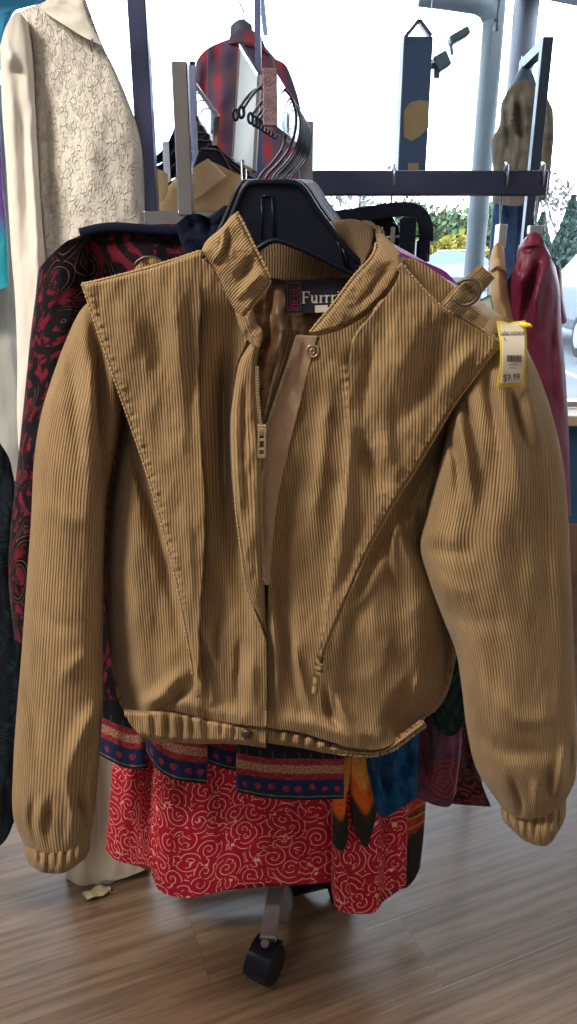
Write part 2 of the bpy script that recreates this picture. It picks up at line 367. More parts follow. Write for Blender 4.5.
fr_rel = dict(creases=[([(466, 408), (442, 448), (424, 480), (406, 508), (380, 552), (362, 592), (348, 620)], 7, -.016), ([(275, 718), (320, 726), (360, 738), (400, 728)], 8, .007), ([(330, 370), (322, 460), (310, 560)], 8, .006), ([(345, 350), (350, 420), (343, 500), (330, 600), (322, 690)], 4, .005), ([(356, 350), (360, 430), (352, 500)], 5, -.006),
                 ([(280, 560), (284, 620), (294, 680), (310, 720)], 7, -.010), ([(272, 600), (276, 660), (278, 715)], 4, .008), ([(292, 640), (304, 690), (318, 724)], 5, .008),
                 ([(326, 690), (330, 712), (340, 730)], 4, -.012), ([(334, 690), (348, 722), (372, 738)], 5, .010), ([(300, 470), (286, 540), (282, 600)], 7, -.006),
                 ([(395, 500), (400, 540), (420, 585)], 7, .010), ([(405, 520), (425, 555), (446, 590)], 8, -.014), ([(385, 530), (392, 570), (410, 610)], 6, -.008),
                 ([(420, 500), (424, 540), (440, 570)], 5, -.012), ([(440, 450), (430, 480), (424, 520)], 5, .006),
                 ([(360, 600), (380, 650), (376, 700)], 20, .010), ([(440, 610), (450, 650), (440, 690)], 9, -.008), ([(405, 690), (392, 720), (384, 738)], 4, -.007), ([(420, 670), (412, 706), (400, 726)], 4, .006)],
          noise=(.0035, 34, 46), ripples=[([(345, 360), (350, 430), (340, 540), (322, 640)], 5, .0009, 9)])
sheet('front_panel', ([(314, 334), (345, 322), (385, 285), (402, 258), (440, 275), (482, 320)], [(267, 728), (300, 733), (330, 742), (352, 748), (385, 748), (420, 722)],
    [(314, 334), (307, 370), (300, 400), (288, 450), (277, 500), (270, 560), (267, 640), (267, 728)],
    [(482, 320), (474, 370), (458, 410), (448, 450), (450, 520), (458, 580), (458, 640), (450, 685), (440, 706), (420, 722)], 200, 240),
    jb(-.005), C_, jk, rnd=(.10, 46, 'r'), rel=fr_rel, skew=.10, label='front panel on the side with the brand label and bare zipper tape')
# placket strip and zipper
sheet('placket', ([(258, 333), (263, 334)], [(264, 636), (268, 636)],
    [(258, 333), (246, 350), (238, 366), (232, 402), (230, 430), (232, 479), (235, 510), (240, 550), (246, 590), (264, 636)],
    [(263, 334), (257, 362), (257, 400), (261, 445), (262, 480), (263, 560), (268, 636)], 24, 150), lambda px, py: jy(px, py)-.040+.022*np.clip((py-540)/80, 0, 1), C_, jk, uv='s', rnd=(.022, 6, 'lr'), thick=.004,
    rel=dict(creases=[([(245, 380), (243, 450), (248, 520)], 3, -.005)], noise=(.003, 12, 30)))
sheet('placket', ([(283, 331), (290, 328), (297, 334)], [(263, 420), (267, 424)],
    [(283, 331), (278, 352), (272, 380), (263, 420)], [(297, 334), (289, 362), (278, 395), (267, 424)], 18, 70), jb(.002), M['cord_in'], jk, uv='s', rnd=(.01, 4), thick=.005)
sheet('zipper_tape', ([(296, 335), (318, 336)], [(262, 585), (270, 585)],
    [(296, 335), (287, 366), (275, 400), (265, 428), (261, 450), (261, 500), (262, 585)], [(318, 336), (308, 372), (301, 400), (289, 450), (278, 500), (271, 560), (270, 585)], 20, 120),
    jb(-.008), M['tape'], jk, thick=.002, rel=dict(noise=(.0012, 10, 16)))
zp = M['brass']
zl = MB(); zr = MB()
for P, mb, sgn in ((spline([(257, 366), (258, 400), (262, 436)], 26), zl, 1), (spline([(297, 337), (289, 362), (277, 396), (266, 430)], 34), zr, -1)):
    for i in range(len(P)-1):
        a, b = P[i], P[i+1]; d = (b-a)/np.linalg.norm(b-a); nrm = np.array([-d[1], d[0]])
        c = (a+b)/2; Yc = float(jy(c[0], c[1]))-(.036 if sgn > 0 else .014)
        p0 = V(*(c+nrm*(-1.7)), Yc); p1 = V(*(c+nrm*1.7), Yc)
        mb.bar(p0, p1, .0024, .0034, up=(0, 1, 0))
zl.build('zipper_teeth', zp, jk); zr.build('zipper_teeth', zp, jk)
zc = MB()
for P in (spline([(262, 470), (262, 520), (264, 580)], 60),):
    for i in range(len(P)-1):
        c = (P[i]+P[i+1])/2; Yc = float(jy(*c))-.024
        zc.bar(V(c[0]-1.2, c[1], Yc), V(c[0]+1.2, c[1], Yc), .0015, .0025, up=(0, 1, 0))
zc.build('zipper_teeth', M['tape'], jk, 'closed teeth below the slider, half covered by cloth')
sl = MB(); Ys = float(jy(262, 440))-.034
sl.bar(V(262, 424, Ys), V(262.3, 434, Ys), .0105, .006, up=(0, 1, 0)); so = sl.build('zipper_slider', M['brass'], jk, bevel=.0012)
pt = MB(); Yp = Ys-.006
pa, pb = V(262, 430, Yp), V(261.6, 457, Yp)
for dx in (-1, 1): pt.bar(pa+Vector((dx*.0036, 0, 0)), pb+Vector((dx*.0036, 0, 0)), .0022, .0018, up=(0, 1, 0))
for fr, hh in ((0, .004), (.36, .003), (.70, .003), (.97, .004)):
    q = pa.lerp(pb, fr); pt.bar(q+Vector((-.004, 0, 0)), q+Vector((.004, 0, 0)), hh, .0017, up=(0, 1, 0))
pt.build('pull_tab', M['brass'], so, bevel=.0004)
# snaps
def disc(mb, c, r, h, n=28, dome=.3, hole=None):
    """round stud facing the viewer (-Y)"""
    prof = [(r, 0), (r, -h*.6), (r*.85, -h), (r*.3, -h*(1+dome)), (0.0001, -h*(1+dome))] if not hole else [(r, 0), (r, -h*.7), (r*.9, -h), (hole*1.15, -h), (hole, -h*.5), (hole, 0)]
    vs = [(c[0]+a*math.cos(2*math.pi*k/n), c[1]+b, c[2]+a*math.sin(2*math.pi*k/n)) for a, b in prof for k in range(n)]; fs = []
    for i in range(len(prof)-1):
        for k in range(n): fs.append((i*n+k, i*n+(k+1) % n, (i+1)*n+(k+1) % n, (i+1)*n+k))
    mb.add(vs, fs)
# ---- waistband
wl_rel = dict(creases=[([(152+13*k+(k % 3)*3, 712), (155+13*k, 742)], 2.6, -.003) for k in range(6)]+[([(146+13*k, 712), (150+13*k, 742)], 3, .003) for k in range(5)]+[([(235, 722), (234, 745)], 2, -.003)], noise=(.002, 7, 24))
wb = sheet('waistband', ([(124, 709), (145, 710), (170, 709), (217, 720), (266, 726)], [(143, 738), (160, 741), (202, 744), (233, 744), (266, 748)],
    [(124, 709), (130, 724), (143, 738)], [(266, 726), (266, 748)], 130, 26), jb(-.014), C_, jk, uv='x', rnd=(.016, 6, 'tb'), rel=wl_rel, thick=.008)
sheet('waistband', ([(267, 726), (300, 732), (325, 741), (352, 748), (385, 746), (422, 720)], [(267, 743), (300, 748), (325, 753), (352, 756), (385, 754), (424, 728)],
    [(267, 726), (267, 743)], [(422, 720), (424, 728)], 130, 24), jb(-.004), C_, jk, uv='x', rnd=(.016, 6, 'tb'),
    rel=dict(creases=[([(278+13*k, 724+3*k), (276+13*k, 752)], 2.6, -.006) for k in range(6)]+[([(285+13*k, 730), (284+13*k, 752)], 3, .003) for k in range(6)], noise=(.003, 7, 24)), thick=.008)
bt = MB(); disc(bt, V(247, 733.5, float(jy(247, 733))-.016), .0078, .004); bt.build('snap_button', M['bronze'], jk, 'dark bronze snap button', smooth=True)
sn = MB(); cc = V(312.5, 351, float(jy(312, 351))-.008); disc(sn, cc, .0078, .002, hole=.0050); disc(sn, cc, .0034, .0026, hole=.0016)
sn.build('snap_socket', M['brass'], jk, 'open ring shaped snap socket', smooth=True)
# ---- big shoulder flaps
def ripple_edge(pts, a=.0016): return (pts, 5, a, 6.5)
edgeL = [(82, 284), (95, 322), (112, 372), (133, 432), (149, 480), (163, 530), (174, 572), (182, 612), (188, 645), (193, 676), (196, 698)]
seamL = [(201, 250), (200, 300), (198, 350), (199, 420), (204, 500), (203, 560), (199, 610), (198, 660), (197, 698)]
fL = sheet('shoulder_flap', ([(82, 284), (100, 280), (128, 273), (160, 264), (201, 250)], [(195.5, 698), (197.5, 698)], edgeL, seamL, 110, 260),
    lambda px, py: jy(px, py)-.030-.014*np.clip((430-py)/150, 0, 1), C_, jk, rnd=(.012, 4, 'lt'), thick=.006,
    rel=dict(creases=[([(172, 285), (178, 340), (184, 400)], 9, .007), ([(150, 290), (160, 360), (170, 440)], 12, -.005), ([(120, 300), (132, 360)], 12, .005),
                      ([(186, 300), (190, 380), (194, 470)], 5, -.004), ([(184, 500), (190, 560), (190, 620)], 5, .003)],
             ripples=[ripple_edge(edgeL[:-3]), (edgeL[:-4], 9, .0007, 11)], noise=(.0035, 26, 50)), label='long pointed shoulder flap beside the snap side of the front')
edgeR = [(498, 340), (497, 348), (483, 366), (470, 384), (455, 404), (430, 446), (412, 476), (395, 503), (370, 548), (352, 588), (340, 616), (328, 645), (321, 668), (317, 695)]
seamR = [(402, 262), (396, 282), (376, 310), (352, 345), (349, 400), (346, 460), (340, 520), (331, 590), (322, 650), (315.5, 695)]
fR = sheet('shoulder_flap', ([(402, 262), (412, 276), (440, 305), (470, 322), (498, 340)], [(315.5, 695), (317, 695)], seamR, edgeR, 130, 260),
    lambda px, py: jy(px, py)-.032-.022*np.clip((440-py)/130, 0, 1), C_, jk, rnd=(.012, 4, 'rt'), thick=.006, skew=.06,
    rel=dict(creases=[([(420, 300), (400, 370), (380, 430)], 14, .007), ([(440, 330), (428, 380), (400, 430)], 10, -.008), ([(362, 440), (372, 470), (384, 492)], 8, -.012),
                      ([(385, 430), (390, 455), (402, 478)], 8, .008), ([(352, 420), (346, 500), (335, 590)], 6, .008), ([(362, 520), (350, 560), (338, 600)], 6, -.004),
                      ([(475, 345), (455, 375), (440, 400)], 8, .006), ([(375, 330), (366, 390), (362, 440)], 8, -.005)],
             ripples=[ripple_edge(edgeR[:-3]), (edgeR[:-4], 9, .001, 11)], noise=(.004, 26, 50)), label='long pointed shoulder flap on the side with the price tag')
def piping(pts, off, parent, r=.0014, wl=4.2, name='piped_edge', mat=None):
    P = spline(pts, 400); L = np.concatenate([[0], np.cumsum(np.linalg.norm(np.diff(P, axis=0), axis=1))]); n_ = int(L[-1]/wl*6)
    q = np.linspace(0, L[-1], n_); x = np.interp(q, L, P[:, 0]); y = np.interp(q, L, P[:, 1]); k = np.arange(n_)
    Y = jy(x, y)+off(x, y); m = MB()
    m.tube([V(a, b, c) for a, b, c in zip(x, y, Y)], list(r*(1+.20*np.sin(k*2*math.pi/6)+.10*np.sin(k*.7))), 8); return m.build(name, mat or M['cord_edge'], parent, smooth=True)
piping(edgeL[:-1], lambda x, y: -.022-.014*np.clip((430-y)/150, 0, 1), fL)
piping(edgeR[:-1], lambda x, y: -.024-.022*np.clip((440-y)/130, 0, 1), fR)
piping([(82, 284), (100, 280), (128, 273), (160, 264), (200, 251)], lambda x, y: -.022-.014*np.clip((430-y)/150, 0, 1), fL, .0013)
piping([(404, 266), (412, 276), (440, 305), (470, 322), (498, 340)], lambda x, y: -.024-.022*np.clip((440-y)/130, 0, 1), fR, .0013)
piping([(234, 475), (236, 510), (241, 550), (247, 590), (262, 632), (265.5, 648), (266, 725)], lambda x, y: -.030+.012*np.clip((y-560)/80, 0, 1), jk, .0012, name='stitched_front_edge')
# ---- shoulder yoke beyond the flap, with the strap and ring
sheet('shoulder_yoke', ([(401, 256), (428, 268), (455, 284), (482, 302), (503, 318), (526, 346)], [(388, 290), (420, 304), (450, 322), (478, 342), (496, 372), (500, 392)],
    [(401, 256), (396, 272), (388, 290)], [(526, 346), (516, 368), (500, 392)], 110, 50), lambda px, py: jy(px, py)-.002, C_, jk, uv='t', rnd=(.05, 12, 'tr'),
    rel=dict(creases=[([(412, 262), (414, 280), (420, 300)], 4, -.004)], noise=(.003, 20, 20)))
st = body('shoulder_strap', ([(441, 303), (462, 317)], [(480, 264), (495, 278)], [(441, 303), (458, 284), (480, 264)], [(462, 317), (477, 299), (495, 278)], 60),
    lambda px, py: jy(px, py)-.056+.0006*(px-450), .009, C_, jk, n=48, rel=dict(creases=[([(462, 285), (480, 300)], 3, -.004)], noise=(.0015, 9, 9)))
rg = MB(); ring = []
for k in range(29):
    a = math.radians(-150+k*10.5); ring.append(V(467+13*math.cos(a)+2*math.sin(a), 292-13*math.sin(a)*1.0, float(jy(467, 290))-.072-.006*math.cos(a)))
rg.tube(ring, .0017, 8); rg.build('strap_ring', M['bronze'], st, 'dark bronze ring', smooth=True)
s2 = body('shoulder_strap', ([(132, 272), (140, 262), (152, 258), (166, 264)], [(134, 276), (145, 275), (156, 272), (167, 268)], [(132, 272), (132, 274), (134, 276)], [(166, 264), (167, 266), (167, 268)], 16),
    jb(.002), .014, C_, jk, n=40, rel=dict(noise=(.003, 6, 6)), label='shoulder strap rolled up behind the flap')
rg = MB(); rg.tube([V(149+15*math.cos(math.radians(a)), 269-12*math.sin(math.radians(a)), .876) for a in range(20, 171, 10)], .0015, 8)
rg.build('strap_ring', M['bronze'], s2, 'dark bronze ring', smooth=True)
# ---- standing collar, both ends fallen open
sheet('collar', ([(201, 251), (207, 240), (221, 228), (230, 217), (237, 212)], [(241, 322), (250, 311), (262, 297), (268, 288)],
    [(201, 251), (212, 268), (226, 295), (241, 322)], [(237, 212), (244, 224), (255, 247), (266, 268), (269.5, 278), (268, 288)], 70, 110),
    lambda px, py: jy(px, py)-.040+.0005*np.clip(250-py, 0, 60), C_, jk, uv='t', rnd=(.014, 5, 'rtlb'), thick=.007,
    rel=dict(creases=[([(224, 226), (223, 245), (214, 262)], 3.5, .006), ([(228, 232), (226, 250), (218, 268)], 3.5, -.006), ([(252, 258), (244, 275), (236, 286)], 6, -.007), ([(262, 272), (250, 285), (236, 300)], 4, .005)],
             noise=(.0025, 14, 14), ripples=[([(268, 284), (255, 302), (243, 318)], 3, .0012, 4)]), label='collar end on the snap side')
body('collar_stand', ([(235, 312), (246, 318), (252, 308)], [(251, 344), (258, 347), (263, 338)], [(235, 312), (240, 328), (246, 338), (251, 344)], [(252, 308), (256, 322), (262, 329), (263, 338)], 40),
    jb(-.034), .014, C_, jk, n=40, rel=dict(noise=(.002, 8, 8)))
sheet('collar', ([(362, 220.5), (372, 222), (386, 236), (403, 257)], [(309, 332), (313, 335), (318, 336)],
    [(362, 220.5), (370, 226), (375, 234), (376, 247), (368, 261), (353, 277), (336, 300), (318, 322), (309, 332)],
    [(403, 257), (404, 268), (398, 280), (387, 295), (365, 316), (340, 330), (318, 336)], 56, 150),
    lambda px, py: jy(px, py)-.040+.10*np.clip((262-py)/42, 0, 1)**1.5, C_, jk, uv='t', rnd=(.016, 6, 'lrb'), thick=.0025,
    rel=dict(creases=[([(392, 262), (372, 290), (350, 312)], 4, -.003)], noise=(.002, 16, 16), ripples=[]), label='collar end beside the brand label')
piping([(237, 212), (244, 224), (255, 247), (266, 268), (269.5, 278), (268, 287), (256, 302), (243, 317)], lambda x, y: -.034+0*x, jk, .0014, name='collar_edge')
piping([(376, 243), (374, 252), (368, 261), (353, 277), (336, 300), (318, 322), (310, 332)], lambda x, y: -.032+.10*np.clip((262-y)/42, 0, 1)**1.5, jk, .0013, name='collar_edge')
# ---- brand label sewn in the neck: strokes of thread on a navy woven patch
Yb = .958-.045
def yb(px, py): return jy(px, py)+.095-.014
lab = MB(); q = [(284, 281), (352, 277), (352, 312), (286, 313)]
Q0 = [V(x, y, float(yb(x, y))) for x, y in q]; Q1 = [p+Vector((0, .003, 0)) for p in Q0]
lab.hexa([Q0[3], Q0[2], Q1[2], Q1[3], Q0[0], Q0[1], Q1[1], Q1[0]]); lbl = lab.build('brand_label', M['navy_label'], jk, 'navy woven label with white lettering')
def stroke(mb, pts, w, Y, y0off=0):
    P = [V(x, y, Y(x, y)-.0012) for x, y in pts]
    for a, b in zip(P[:-1], P[1:]): mb.bar(a, b, w, .0008, up=(0, 1, 0))
LY = lambda x, y: float(yb(x, y))
fr = MB(); stroke(fr, [(287, 283), (300, 282.5), (300.5, 310), (288, 310.5), (287, 283)], .0007, LY); fr.build('frame_stitching', M['grey_thread'], lbl)
bb = MB()
def glyph(mb, segs, ox, oy, sx, sy, w, Y, rot=False):
    for s in segs:
        stroke(mb, [((ox+b*sx, oy-a*sy) if rot else (ox+a*sx, oy-b*sy)) for a, b in s], w, Y)
GB = [[(0, 0), (0, 1), (.8, 1), (.8, .55), (0, .5)], [(.8, .5), (.9, .05), (0, 0)]]; GE = [[(.9, 1), (0, 1), (0, 0), (.9, 0)], [(0, .5), (.7, .5)]]
for i, g in enumerate((GB, GE, GB, GE)):
    for s in g: stroke(bb, [(298-b*7.5, 308-i*6-a*4.6) for a, b in s][:], .0008, LY)
bb.build('lettering', M['pink_thread'], lbl, 'pink BEBE lettering running upward')
wt = MB(); W1, W2 = .0022, .0011
def let(segs, ox, w=1.0):
    for wd, s in segs: stroke(wt, [(ox+a*w, 303-b-(ox-302)*.03) for a, b in s], wd, LY)
SER = lambda x, y, r=1.3: (W2, [(x-r, y), (x+r, y)])
let([(W1, [(1.6, 0), (1.6, 11)]), (W2, [(0, 11), (7.4, 11), (7.4, 8.6)]), (W2, [(1.6, 5.8), (5.4, 5.8), (5.4, 7)]), (W2, [(5.4, 5.8), (5.4, 4.8)]), SER(1.6, 0, 1.7)], 302)
let([(W1, [(1.2, 7), (1.2, 1.6), (2.2, .3), (3.6, .3), (5, 1.4)]), (W1, [(5.4, 7), (5.4, 0)]), SER(.8, 7), SER(5, 7), SER(6, 0, .9)], 311)
for ox in (319.5, 325.2, 331):
    let([(W1, [(1.3, 0), (1.3, 7)]), SER(1.3, 0, 1.5), SER(.7, 7, .8), (W2, [(1.5, 5), (3, 6.8), (4.3, 6.9), (4.4, 5.6)])], ox)
let([(W1, [(1.3, 0), (1.3, 7)]), SER(1.3, 0, 1.4), SER(.8, 7, .9), (W1, [(1.3, 9.2), (1.3, 10.6)])], 337)
let([(W1, [(1.2, 0), (1.2, 7)]), SER(1.2, 0, 1.3), (W2, [(1.4, 5.2), (3, 6.9), (4.6, 6.4)]), (W1, [(5, 6), (5, 0)]), SER(5, 0, 1.3)], 341.5)
wt.build('lettering', M['white_thread'], lbl, 'white serif brand lettering')
stg = MB(); stroke(stg, [(315, 309), (328, 308.5)], .0085, LY); stg.build('size_tab', M['paper'], lbl, 'small cream size tab with a dark mark')
# ---- price tag pinned to the shoulder
pt = thing('price_tag', 'cream price tag with yellow edges reading $9.99 pinned to jacket shoulder', 'price tag', V(510, 350, .775))
Yt = lambda px, py: .775+0*px+.010*np.sin((py-320)/66*math.pi)*-1
ttop = [(496.5, 321), (503, 321), (509, 323), (515, 321.5), (525.5, 320.5)]
sheet('paper', (ttop, [(497, 388), (505, 387), (514, 386), (522.5, 386)], [(496.5, 321), (500, 345), (500, 365), (497, 388)], [(525.5, 320.5), (527, 345), (526, 365), (522.5, 386)], 24, 40), Yt, M['yellow_paper'], pt, thick=.0008)
sheet('paper_face', ([(499.5, 324), (505, 324), (509, 325), (515, 323.5), (523.5, 323)], [(500.5, 384.5), (507, 384), (514, 383.5), (520.5, 383.5)], [(499.5, 324), (502.2, 345), (502, 365), (500.5, 384.5)], [(523.5, 323), (525.2, 345), (524.2, 365), (520.5, 383.5)], 24, 40),
    lambda px, py: Yt(px, py)-.0012, M['paper'], pt, thick=.0005)
def text(body_, size, cx, cy, mat, parent, Y, rot=0.0, sx=1.0, name='lettering', label=None):
    cu = bpy.data.curves.new('lettering', 'FONT'); cu.body = body_; cu.size = size; cu.align_x = 'CENTER'; cu.extrude = .00015; cu.resolution_u = 3
    o = bpy.data.objects.new('t', cu); COL.objects.link(o)
    me = bpy.data.meshes.new_from_object(o.evaluated_get(bpy.context.evaluated_depsgraph_get())); bpy.data.objects.remove(o); bpy.data.curves.remove(cu)
    p = V(cx, cy, Y)
    me.transform(Matrix.Translation(p) @ Matrix.Rotation(rot, 4, 'Y') @ Matrix.Rotation(math.pi/2, 4, 'X') @ Matrix.Diagonal((sx, 1, 1, 1)))
    me.materials.clear(); me.materials.append(mat)
    return link(name, me, None, parent, label, smooth=False)
bpy.context.view_layer.update()
text('Ladies outerwear', .0062, 512.5, 334.5, M['ink'], pt, float(Yt(512, 332))-.0032, rot=-.02, sx=.58)
text('L', .0046, 504.8, 340.5, M['ink'], pt, float(Yt(505, 339))-.003)
text('$9.99', .0108, 511.5, 381, M['ink'], pt, float(Yt(510, 378))-.0030, rot=-.06, sx=.72)
bc = MB(); x = 506.9
for k in range(14):
    w = random.choice([.4, .6, .9]); yy = float(Yt(510, 358))-.0022
    bc.bar(V(x+w/2, 355, yy), V(x+w/2-.1, 361.8, yy), w*.00108, .0004, up=(0, 1, 0)); x += w+random.choice([.5, .7])
bc.build('barcode', M['ink'], pt)
nb = MB()
for yy_, xa, xb in ((364.5, 508.5, 516.5), (368, 509.5, 516)): nb.bar(V(xa, yy_, .7640), V(xb, yy_, .7640), .0010, .0004, up=(0, 1, 0))
nb.build('small_print', M['steel'], pt)
pin = MB(); pin.tube([V(520, 324, .770), V(526, 325, .766), V(529.5, 325.6, .765), V(532.5, 327, .765)], [.0016, .0026, .0020, .0004], 8); pin.build('tag_barb', plain('yellow_plastic', (.85, .75, .02), .4), pt, smooth=True)
# ================================================================== camera, light, room
cam = bpy.data.cameras.new('camera'); co = bpy.data.objects.new('camera', cam); COL.objects.link(co)
cam.sensor_fit = 'VERTICAL'; cam.sensor_height = 24; cam.lens = F/1024*24; cam.clip_start = .02; cam.clip_end = 500
co.location = (0, 0, CAMZ); co.rotation_euler = (math.pi/2-TH, 0, 0); SC.camera = co
SC.view_settings.view_transform = 'Standard'; SC.view_settings.look = 'None'; SC.view_settings.gamma = 1; SC.view_settings.exposure = 0.28
w = bpy.data.worlds.new('sky'); SC.world = w; w.use_nodes = True; bg = w.node_tree.nodes['Background']
bg.inputs[0].default_value = (.78, .88, 1, 1); bg.inputs[1].default_value = 8
def area(name, loc, size, power, col, rot=(0, 0, 0)):
    L = bpy.data.lights.new(name, 'AREA'); L.shape = 'RECTANGLE'; L.size, L.size_y = size; L.energy = power; L.color = col
    o = bpy.data.objects.new(name, L); COL.objects.link(o); o.location = loc; o.rotation_euler = rot; return o
WY = 3.26
def struct(name, mb, mat, **k):
    o = mb.build(name, mat, **k); o['kind'] = 'structure'; return o
# wooden floor
def floor_mat():
    t = NT('vinyl_wood_planks')
    a, b = floor_pt(444, 987), floor_pt(577, 934); ang = math.atan2(b.y-a.y, b.x-a.x)
    tc = t.n('ShaderNodeTexCoord'); mp = t.n('ShaderNodeMapping'); t.l(tc.outputs['Object'], mp.inputs[0])
    mp.vector_type = 'TEXTURE'; mp.inputs['Rotation'].default_value = (0, 0, ang); mp.inputs['Location'].default_value = (a.x, a.y, 0); v = mp.outputs[0]
    x = t.xyz(v); pw = .185; L = 1.2
    row = t.M('FLOOR', t.M('DIVIDE', x[1], pw)); fy = t.M('FRACT', t.M('DIVIDE', x[1], pw))
    off = t.M('MULTIPLY', t.M('FRACT', t.M('MULTIPLY', t.M('ADD', row, 0.0), .377)), L)
    xs = t.M('DIVIDE', t.M('ADD', x[0], off), L); cell = t.M('FLOOR', xs); fx = t.M('FRACT', xs)
    wn = t.n('ShaderNodeTexWhiteNoise', noise_dimensions='2D'); t.l(t.comb(row, cell), wn.inputs['Vector'])
    g = t.comb(t.M('MULTIPLY', x[0], 2.6), t.M('MULTIPLY', x[1], 62), t.M('MULTIPLY', wn.outputs[0], 30))
    g = t.warp(g, .6, .5); n1 = t.noise(g, 1.1, 8, .68); n2 = t.noise(g, 5, 6, .75)
    knots = t.noise(t.comb(t.M('MULTIPLY', x[0], 5), t.M('MULTIPLY', x[1], 14), wn.outputs[0]), 1.3, 2)
    c = t.mix(t.ramp(n1, .3, .7), (.075, .045, .027), (.20, .128, .082))
    c = t.mix(t.M('MULTIPLY', t.ramp(n2, .5, .75), .25), c, (.045, .028, .018))
    c = t.mix(t.M('MULTIPLY', t.ramp(knots, .66, .8), .7), c, (.05, .03, .02))
    c = t.mix(t.M('MULTIPLY', wn.outputs[0], .2), c, (.17, .12, .08))
    e = t.M('MINIMUM', t.M('MULTIPLY', t.M('MINIMUM', fy, t.M('SUBTRACT', 1, fy)), pw), t.M('MULTIPLY', t.M('MINIMUM', fx, t.M('SUBTRACT', 1, fx)), L))
    seam = t.ramp(e, .0004, .0016, 1, 0); c = t.mix(t.M('MULTIPLY', seam, .35), c, (.04, .025, .018))
    h = t.M('SUBTRACT', t.M('MULTIPLY', n2, .3), seam)
    return t.bsdf(c, t.ramp(n1, 0, 1, .27, .36), 0, t.bump(h, .00012), spec=.8)
m = MB(); m.box((-3.4, -2.6, -.06), (3.4, WY+.12, 0)); struct('floor', m, floor_mat())
wallm = plain('painted_plaster', (.42, .43, .45), .85, nz=.03, sc=6, bump=.0006)
m = MB(); m.box((-3.4, -2.6, 3.0), (3.4, WY+.12, 3.08)); struct('ceiling', m, plain('ceiling_tiles', (.50, .50, .49), .9, nz=.04, sc=30))
m = MB(); m.box((-3.5, -2.6, 0), (-3.4, WY+.12, 3.0)); struct('wall_left', m, wallm)
m = MB(); m.box((3.4, -2.6, 0), (3.5, WY+.12, 3.0)); struct('wall_right', m, wallm)
m = MB(); m.box((-3.5, -2.7, 0), (3.5, -2.6, 3.0)); struct('wall_back', m, plain('brown_slatwall', (.22, .19, .16), .8, nz=.1, sc=5))
blue = plain('blue_paint', (.035, .12, .26), .6, nz=.08, sc=8)
m = MB(); m.box((-3.4, WY, 0), (3.4, WY+.12, .74)); struct('wall_front', m, blue)
m = MB(); m.box((-3.4, WY, 2.9), (3.4, WY+.12, 3.0)); struct('wall_front_header', m, wallm).name = 'trim_2'
m = MB(); m.box((-3.4, WY-.16, .74), (3.4, WY+.02, .785)); struct('trim_1', m, plain('pale_wood_sill', (.55, .40, .26), .5, sc=10), bevel=.004)
m = MB(); m.box((-3.4, WY-.018, 0), (3.4, WY, .24)); struct('baseboard_front', m, plain('brown_wood_base', (.26, .15, .09), .5, sc=12))
gl = NT('window_glass'); tr = gl.n('ShaderNodeBsdfTransparent'); tr.inputs[0].default_value = (.93, .96, .97, 1); gs = gl.n('ShaderNodeBsdfGlossy'); gs.inputs['Roughness'].default_value = .02
fz = gl.n('ShaderNodeFresnel'); fz.inputs[0].default_value = 1.45; mx = gl.n('ShaderNodeMixShader'); gl.l(fz.outputs[0], mx.inputs[0]); gl.l(tr.outputs[0], mx.inputs[1]); gl.l(gs.outputs[0], mx.inputs[2]); gl.l(mx.outputs[0], gl.out.inputs[0])
wf = MB()
for a, b in ((-3.4, -3.34), (3.34, 3.4), (-1.62, -1.57)): wf.box((a, WY+.03, .785), (b, WY+.09, 2.9))
for a, b in ((.785, .81), (2.86, 2.9)): wf.box((-3.4, WY+.03, a), (3.4, WY+.09, b))
wo = struct('window_1', wf, plain('aluminium_frame', (.45, .46, .48), .4, .8))
m = MB(); m.box((-3.35, WY+.055, .8), (3.35, WY+.061, 2.88)); m.build('glass_pane', gl.m, wo)
# ceiling lights of the shop (tubes behind diffusers)
em = NT('light_diffuser'); e_ = em.n('ShaderNodeEmission'); e_.inputs[0].default_value = (1, .93, .82, 1); e_.inputs[1].default_value = 3; em.l(e_.outputs[0], em.out.inputs[0])
LAMPS = [(-1.65, 0.0), (2.65, -.3), (-.2, -1.9), (-1.5, 2.0), (1.7, 2.2)]
for i, (x, y) in enumerate(LAMPS):
    L = thing('ceiling_light', 'recessed fluorescent ceiling panel in the shop ceiling', 'ceiling light', (x, y, 3.0), 'fluorescent ceiling panels')
    m = MB()
    for a, b, c, d in ((-.62, -.32, .62, -.30), (-.62, .30, .62, .32), (-.62, -.3, -.60, .3), (.60, -.3, .62, .3)): m.box((x+a, y+b, 2.975), (x+c, y+d, 3.0))
    m.build('frame', M['card'], L); m = MB(); m.box((x-.60, y-.30, 2.988), (x+.60, y+.30, 2.994)); m.build('diffuser', em.m, L)
    area('lamp_light', (x, y, 2.96), (1.15, .55), LP[i] if 'LP' in globals() else (92, 10, 7, 6, 4)[i], (1, .91, .78))
